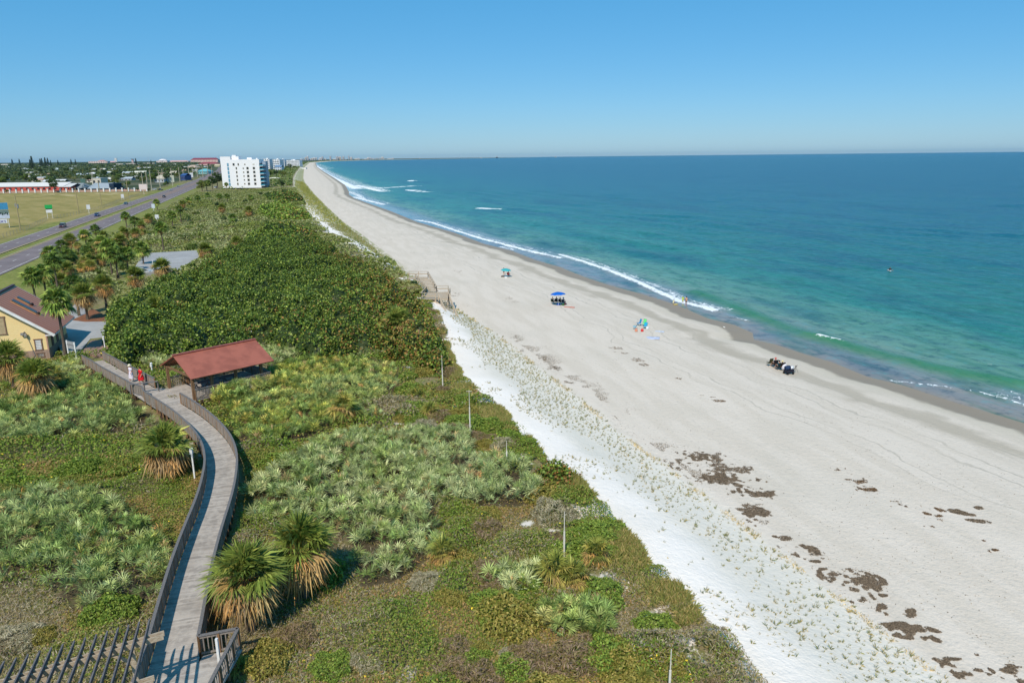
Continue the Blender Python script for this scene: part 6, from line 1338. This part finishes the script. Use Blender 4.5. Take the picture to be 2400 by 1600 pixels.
for pa_, pb_, yb, yt, wc, rc_, lb in ((272,289,387,384,(224,220,206),(232,228,216),'long white roofed block before the pink resort'),(295,322,387,383.5,(216,206,196),(226,220,214),'second long white roofed block before the pink resort'),(336,362,385,382.5,(220,216,206),(228,226,220),'far thin white roof in the tree line')):
    box_building('low_block', lb, 'building', pa_, pb_, yb, yt, 30, wc, rc_, 'flat', 1, 6)
# pink resort and far landmarks
box_building('resort_block','long pale pink resort block on the left part of the skyline','building',208,252,384,378.5,60,(226,204,196),(206,176,166),'flat',2,8,z=2)
box_building('resort_block','stepped pink resort block with turrets on the skyline','building',229,246,383,375.5,60,(230,196,188),(206,150,136),'hip',3,6,z=2,roof_frac=.3)
box_building('resort_block','low pink roofed resort wing left of the white tower','building',254,270,382,378,50,(228,196,196),(220,170,168),'hip',1,4,z=2,roof_frac=.5)
box_building('white_tower','slim white tower block on the skyline','tower',269,274.5,381,370,20,(236,234,226),(226,224,216),'flat',6,2,z=2)
t, w, h = box_building('control_tower','pinkish tower with a dark flared cap on the skyline','tower',309,313,383,373.5,14,(220,190,186),(190,160,150),'flat',3,1,z=2)
MB().box(w/2,7,h+1.5,w*1.7,22,3.2).build('cap', cmat('darkcap',(60,56,66)), t)
t, w, h = box_building('dome_hall','white and pink domed hall near the pink resort wing','hall',367,392,382,377,70,(232,214,208),(236,224,218),'flat',2,6,z=2)
dm = MB(); dm.lathe([(w*.36*math.cos(a), w*.16*math.sin(a)) for a in np.linspace(0,1.55,7)],20,(w*.5,35,h+.3)); dm.build('dome', cmat('domec',(238,230,228)), t, True)
box_building('resort_block','pink roofed resort wing right of the domed hall','building',393,441,381,376.5,80,(232,206,198),(224,172,160),'hip',2,10,z=2,roof_frac=.5)
box_building('hotel','large peach hotel with a maroon hipped roof on the skyline','hotel',447,511,381,370.5,60,(232,196,182),(138,60,70),'hip',3,18,z=2,roof_frac=.42)
box_building('hotel_wing','lower maroon roofed wing in front of the peach hotel','hotel',465,510,388,380,40,(216,176,168),(150,76,84),'hip',2,14,z=2,roof_frac=.55)
x, y = P(349,382,2); t = thing('radio_mast','thin red and white radio mast on the skyline','mast',(x,y,2)); h = height_for(x,y,2,364); MB().tube((0,0,0),(0,0,h),.8,.4,6).build('mast', cmat('mastc',(206,196,200)), t)
box_building('shop_building','turquoise roofed shop with white edges beside the road','shop',464,485,408,396,30,(150,200,200),(120,190,196),'hip',1,5,roof_frac=.5)
box_building('shop_building','pale flat shop left of the turquoise roof','shop',450,465,405,398,24,(200,206,204),(190,196,196),'flat',1,4)
t, w, h = box_building('gazebo_roof','wide tan umbrella shaped roof of a round building above the road','building',436,458,398,387,40,(190,160,140),(200,176,156),'hip',1,6,roof_frac=.55)
box_building('storage_sheds','blue roofed storage building among parked trailers','building',424,434,423,407,20,(70,90,140),(60,96,150),'gable',1,3,roof_frac=.3)
# white condominium
ca = Vector((*P(523,441,3.2),3.2)); cb = ca+Vector((1,0,0))*((ca-Vector((0,0,CZ))).dot(Vector(FW))*(613-523)/F)
cw = (cb-ca).length; chh = height_for(ca.x, ca.y, 3.2, 367.5); h2 = height_for(cb.x, cb.y, 3.2, 373.5); D_ = 12
cd = thing('condominium','tall bright white condominium with small dark windows and blue glass balconies','apartment building',tuple(ca), math.atan2(cb.y-ca.y, cb.x-ca.x))
wm = cmat('condow',(244,244,246),.7); xs_ = cw*.26
mb = MB(); mb.box(xs_/2,D_/2,chh/2,xs_,D_,chh); mb.box(xs_+(cw-xs_)/2,D_/2,h2/2,cw-xs_,D_,h2); mb.box(cw*.36,D_*.5,h2+1.3,cw*.18,D_*.6,2.8); mb.build('wall', wm, cd)
mb = MB(); mb.box(cw*.33,D_*.4,chh+.6,cw*.1,4,1.4); mb.box(cw*.7,D_*.6,h2+.8,cw*.12,4,1.6); mb.box(cw*.9,D_*.5,h2+.5,cw*.04,3,1.0); mb.build('rooftop_housing', wm, cd)
fh = h2/7.3
for f in range(1, 7):
    z_ = fh*(7-f)+fh*.05
    for xx, ww, hh in ((.335,1.5,1.9) if f == 1 else (.395,.9,1.8),(.455,.9,1.8) if f == 1 else (.575,.75,1.0),(.625,.8,.9) if f == 1 else (.685,1.7,1.9),(.85,1.7,1.9)):
        if f == 1 and xx == .85: ww, hh = 1.4, .3
        fr = MB().box(cw*xx,-.04,z_,ww+.5,.12,hh+.5).build('window', M['offwhite'], cd); MB().box(cw*xx,-.12,z_,ww+.1,.06,hh).build('pane', M['darkglass'], fr)
g1 = MB(); 
for f in range(1, 7): g1.box(cw*.185,-.05,fh*(7-f)-.1,1.5,.16,fh*.82)
g1.build('stair_glass', cmat('stairglass',(110,160,186),.2,.6), cd)
blg = cmat('blueglass2',(60,150,176),.15,.6)
for f in range(6):
    z_ = fh*(f+.55); b_ = MB().box(cw+1.6,D_*.3,z_,3.6,D_*.75,.3).build('balcony', wm, cd); MB().box(cw+3.3,D_*.3,z_+.7,.1,D_*.75,1.1).box(cw+1.6,-D_*.07,z_+.7,3.4,.1,1.1).build('glass_rail', blg, b_)
    MB().box(cw+.05,D_*.3,z_+1.6,.1,D_*.7,fh*.6).build('balcony_door', M['darkglass'], cd)
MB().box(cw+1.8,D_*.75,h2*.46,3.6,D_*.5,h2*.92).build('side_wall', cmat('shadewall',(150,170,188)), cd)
t, w, h = box_building('pool_house','small white pool building right of the condominium base','building',622,628,416,403,8,(226,228,230),(210,212,214),'flat',1,1,z=3.2)
t, w, h = box_building('beach_house_roof','low cream roofed pool house by the dune right of the condominium','building',629,650,421,416,12,(216,210,186),(236,228,200),'hip',1,4,z=3.4,roof_frac=.5)
def condo(pxa, pxb, pxc, pyb, ptop, fl, cl, label, wallc=(236,238,240), sidec=(222,226,232), bal=True):
    t, w, h = box_building('condominium', label, 'apartment building', pxa, pxb, pyb, ptop, 40, wallc, wallc, 'flat', 0, 0, z=3)
    a = P(pxb, pyb, 3); c = P(pxc, pyb, 3); k = c[0]-a[0]; f_ = h/fl
    for i in range(fl):
        MB().box(w/2,-.5,f_*(i+.1)+.2,w*1.0,1.6,.45).build('balcony_slab', M['white'], t)
        for j in range(cl): x_ = w*(j+.5)/cl; MB().box(x_,-.08,f_*(i+.58),w/cl*.42,.2,f_*.42).build('window', M['darkglass'], t)
    MB().box(w+1,18,h*.5,2,34,h*.96).build('side_wall', cmat('cs%d'%sidec[0], sidec), t)
    for i in range(fl): MB().box(w+2.2,16,f_*(i+.45),1.2,26,.5).build('side_balcony', M['white'], t)
    mb = MB(); mb.box(w*.5,20,h+1.4,w*.2,8,2.4); mb.build('rooftop_housing', M['white'], t); return t
condo(617,631,641,397,373,5,3,'second condominium directly right of the tall white one, with deep balconies')
condo(641,655,664,397,374,5,3,'third condominium in the row with blue shaded side')
condo(656,666,672,392,374,5,3,'narrow white condominium before the long low one')
condo(672,701,706,392,376,5,9,'long white condominium at the end of the row beside the beach')
box_building('beach_house','white and blue house in front of the third condominium','house',645,660,400,387,14,(216,222,228),(110,140,170),'gable',2,3,z=3,roof_frac=.35)
box_building('concrete_deck','long white seawall deck at the edge of the distant beach','seawall',703,717,396.5,393.5,14,(230,230,228),(220,220,216),'flat',z=1.5)
# far city on the bending coast
rr = random.Random(3)
for i in range(58):
    px = 722+ (i/58)**1.0*250+rr.uniform(-3,3) if i < 48 else rr.choice([1018,1022,1128,1165,1302,1308,985,1290,1240,1080])
    if i < 12: px = 708+i*5
    zz = 1; top = 1.2+rr.random()**2*6.0*(1 if px < 900 else .4); d = 9000+px*9
    ry = (P(px, 396, 0)); an = math.atan2(ry[0], ry[1]); x_, y_ = math.sin(an)*d, math.cos(an)*d
    w_ = rr.uniform(14, 60); hgt = top*d/1700*1.3; t = thing('distant_tower', ['small white tower block in the far city on the horizon','low pale block in the far city on the horizon','cream tower block in the far city on the horizon'][i % 3], 'building', (x_, y_, 0), 0, 'far city blocks on the horizon')
    MB().box(0,0,hgt/2,w_,30,hgt).build('wall', cmat(['city1','city2','city3'][i % 3],[(236,228,224),(214,214,216),(230,216,200)][i % 3]), t)
    mb = MB()
    for q in range(max(1, int(hgt/8))): mb.box(0,-15.3,4+q*8,w_*.85,.6,3)
    mb.build('windows', M['darkglass'], t); MB().box(0,0,hgt+1.5,w_*.4,12,3).build('roof_housing', M['white'], t)
# ------------------------------------------------------------------ trees
def tree_proto(kind):
    t = thing('broadleaf_tree' if kind != 'pine' else 'norfolk_pine', 'x', 'tree')
    if kind == 'pine':
        MB().tube((0,0,0),(0,0,14),.28,.05,7).build('trunk', M['bark'], t); Cs = []
        for k in range(16):
            zz = 2+k*.76; r = 2.6*(1-k/17)+.25
            for a in range(9): az = a*.698+k*.4; q = rng.random(16); Cs.append(np.stack([np.cos(az)*r*q, np.sin(az)*r*q, zz+.25*q+rng.normal(0,.12,16)], -1))
        C_ = np.concatenate(Cs); n = len(C_); V, T_ = leaves(C_, rng.uniform(.4,.8,n), pal([(44,62,50),(54,74,56),(36,52,44)],[1,1,1],n), .3, 0, .6)
    else:
        H = {'a':7.5,'b':6.0,'c':9.0,'d':6.5}[kind]; R0 = {'a':3.6,'b':4.4,'c':3.8,'d':3.0}[kind]
        tr = MB(); tr.tube((0,0,-.2),(.1,0,H*.5),.3,.2,8)
        for k in range(5): a = k*1.256; tr.tube((.1,0,H*.4),(R0*.6*math.cos(a),R0*.6*math.sin(a),H*.72),.13,.05,6)
        tr.build('trunk', M['bark'], t); Cs = []
        for k in range(15):
            a = rng.uniform(0, 6.28); q = math.sqrt(rng.random())*R0*.75; c = np.array([q*math.cos(a), q*math.sin(a), H*rng.uniform(.5,.95)-q*.25]); rr_ = rng.uniform(.9,1.7)
            d = unit(rng.normal(0,1,(75,3))); Cs.append(c+d*rr_*rng.uniform(.55,1.05,(75,1))*np.array([1,1,.75]))
        C_ = np.concatenate(Cs); n = len(C_); cols = {'a':[(84,104,54),(100,120,62),(66,84,46)],'b':[(92,104,56),(108,118,66),(76,88,50)],'c':[(52,72,44),(64,86,52),(44,60,40)],'d':[(116,126,92),(98,110,78),(130,136,104)]}[kind]
        V, T_ = leaves(C_, rng.uniform(.45,.85,n), pal(cols,[1,1,1],n), .35, 0, .8)
    np_mesh('crown', V, 4, T_, M['leaf'], parent=t); return t
TP = {k: tree_proto(k) for k in 'abcd'}; TP['pine'] = tree_proto('pine'); tused = set()
TL = {'a':'rounded mid green tree in the suburb beyond the road','b':'low spreading olive tree in the suburb beyond the road','c':'dark green tree in the suburb beyond the road','d':'pale silvery green tree in the suburb beyond the road'}
def tree(kind, x, y, sc, label, group, z=2.0):
    o = TP[kind] if kind not in tused else copy_tree(TP[kind]); tused.add(kind); o.location = (x, y, z); o.rotation_euler = (0,0,random.uniform(0,6.28)); o.scale = (sc*random.uniform(.9,1.15), sc*random.uniform(.9,1.15), sc); o['label'] = label; o['group'] = group; return o
cnt = 0
for i_ in range(46):
    py = 386+(430-386)*random.random()**1.6; px = random.uniform(0, 505); x, y = P(px, py, 2.1); u, v = xy2uv(x, y)
    if v-float(Nv(u)) > -55 or in_poly(np.array([x]), np.array([y]), field_poly)[0]: continue
    wc = random.choice([(214,208,194),(198,196,188),(222,216,200),(206,186,160),(190,200,204)]); rc_ = random.choice([(226,226,222),(204,204,200),(236,234,226),(190,160,140),(196,206,212)])
    box_building('suburb_house', 'small pale roofed house among the suburb trees', 'house', px, px+random.uniform(14, 24)*1700/(y+1)*1.0, py, py-5.2*1700/(y+1), random.uniform(9, 13), wc, rc_, random.choice(['gable','hip']), 1, 3, roof_frac=.5, group='small pale houses among the suburb trees')
while cnt < 250:
    py = 384+ (446-384)*random.random()**1.5; px = random.uniform(-60, 512)
    if py > 432 and px < 350 and random.random() < .75: continue
    x, y = P(px, py, 2.0); u, v = xy2uv(x, y)
    if v-float(Nv(u)) > -31-14: continue
    if in_poly(np.array([x]), np.array([y]), field_poly)[0]: continue
    if line_dist(np.array([x]), np.array([y]), [(a.x, a.y), (b.x, b.y)])[0] < 9: continue
    k = random.choices('abcd', [3,3,3,1])[0]; tree(k, x, y, random.uniform(.8,1.35)*(1+.15*(py < 395)), TL[k], 'suburb trees beyond the road'); cnt += 1
for px, py, pt, lb in ((78,400,366,'tallest dark norfolk pine on the left skyline'),(100,392,371,'dark norfolk pine right of the tallest one'),(108,392,369,'pointed norfolk pine in the middle left row'),(114,391,370,'slim norfolk pine beside the pointed one'),(96,391,372,'short norfolk pine left of the row'),(168,388,373,'norfolk pine alone above the middle suburb'),(178,388,373,'second norfolk pine above the middle suburb'),(320,390,371,'dark norfolk pine right of the pink tower'),(355,388,375,'small norfolk pine near the radio mast'),(120,390,375,'short dark pine at the end of the left row'),(137,388,375,'dark round topped pine on the left skyline'),(30,388,373,'pine on the far left skyline'),(47,388,372,'broad pine on the far left skyline'),(72,392,374,'dark tree beside the tallest norfolk pine')):
    x, y = P(px, py, 2.0); h = height_for(x, y, 2.0, pt); tree('pine', x, y, h/14.0, lb, 'norfolk pines on the skyline')
for px, py, pt, k, lb in ((128,450,420,'c','dark round tree in front of the red warehouse'),(16,452,444,'b','small bush at the pillared wall on the left'),(510,440,403,'c','dark tree group against the left side of the condominium'),(498,443,412,'c','dark tree left of the condominium group'),(485,446,420,'a','green tree at the road bend left of the condominium'),(474,447,424,'b','low green tree at the near side of the road bend'),(470,440,421,'a','tree beside the road bend'),(634,416,397,'a','dark green tree right of the condominium balconies'),(647,413,398,'c','dark tree in the row behind the condominium'),(658,411,399,'a','tree at the dune end of the row behind the condominium'),(668,413,401,'b','low brownish tree at the dune end'),(680,397,384,'c','dark trees before the long white condominium'),(672,396,388,'a','small tree left of the long condominium'),(690,395,388,'a','small tree right before the long condominium'),(348,450,440,'c','dark bush by the sign pole'),(392,436,424,'c','dark bushes before the roadside poles'),(386,437,427,'a','green bush at the roadside'),(660,441,421,'c','rounded dark tree on the dune right of the condominium'),(275,440,420,'b','bright green tree in front of the pale blue roof'),(300,438,424,'a','green tree right of the bright one'),(323,448,440,'c','small dark bush at the right end of the field')):
    x, y = P(px, py, 2.6); h = height_for(x, y, 2.6, pt); tree(k, x, y, h/{'a':7.5,'b':6.0,'c':9.0,'d':6.5}[k], lb, 'trees near the road and condominiums', 2.4)
for i_ in range(85):
    u = random.uniform(150, 560); v = float(Ev(u))-random.uniform(3, 62)
    if v-float(Nv(u)) < 10: continue
    x, y = uv2xy(u, v); q_ = (np.array([x]), np.array([y]))
    if in_poly(*q_, PAVES[0])[0] or in_poly(*q_, GRAPE)[0]: continue
    tree(random.choice('aabc'), x, y, random.uniform(.22, .42), 'rough rounded shrub in the scrub between the thicket and the condominium', 'shrubs in the far scrub', tz(x, y)-.9)
# far wood
n = 90000; d = 1300*np.exp(rng.random(n)*2.6); an = rng.uniform(-.75, -.28, n)*1.0; x = np.sin(an)*d; y = np.cos(an)*d; u, v = xy2uv(x, y); m = (v-Nv(u) < -40) & (v < Ev(u)-60); m &= (fbm(x, y, 130, 5) > .38); x, y, d = x[m], y[m], d[m]; n = len(x)
V, T_ = leaves(np.stack([x, y, 2+rng.random(n)*(4.5+6*(fbm(x, y, 60, 2)-.4))], -1), rng.uniform(2.5, 5, n)*(.6+d/4000), pal([(62,78,50),(76,92,58),(52,66,48),(98,106,76)], [3,2,3,1], n), .5, 0, .7)
tag(np_mesh('far_woodland', V, 4, T_, M['leaf']), 'hazy green treetops of the far suburb reaching the horizon', 'woodland', kind='stuff')
# coastal strip beyond the condominiums
n = 16000; u = 700+rng.random(n)**1.6*9000; v = Ev(u)-2-rng.random(n)*60; x, y = uv2xy(u, v); m = fbm(x, y, 40, 5) > .42; x, y, u = x[m], y[m], u[m]; n = len(x)
V, T_ = leaves(np.stack([x, y, terr(x, y)+rng.random(n)*2.5], -1), rng.uniform(1, 2.2, n)*(1+u/3000), pal([(84,104,56),(104,118,66),(68,86,50)], [1,1,1], n), .6, 0, .7)
tag(np_mesh('far_coastal_scrub', V, 4, T_, M['leaf']), 'green coastal scrub between the condominiums and the distant beach', 'ground cover', kind='stuff')
# haze
hz = MB(); hz.box(0, 15000, 95, 60000, 60000, 200); hm = bpy.data.materials.new('haze_air'); hm.use_nodes = True; hn = hm.node_tree; hn.nodes.clear(); ho = hn.nodes.new('ShaderNodeOutputMaterial'); hv = hn.nodes.new('ShaderNodeVolumePrincipled'); hv.inputs['Color'].default_value = (.42,.74,1,1); hv.inputs['Density'].default_value = HAZE_D; hv.inputs['Anisotropy'].default_value = .3; hn.links.new(hv.outputs[0], ho.inputs['Volume'])
if HAZE_D > 0: tag(hz.build('haze', hm), 'faint blue haze over the far shore and suburb', 'haze', kind='stuff')
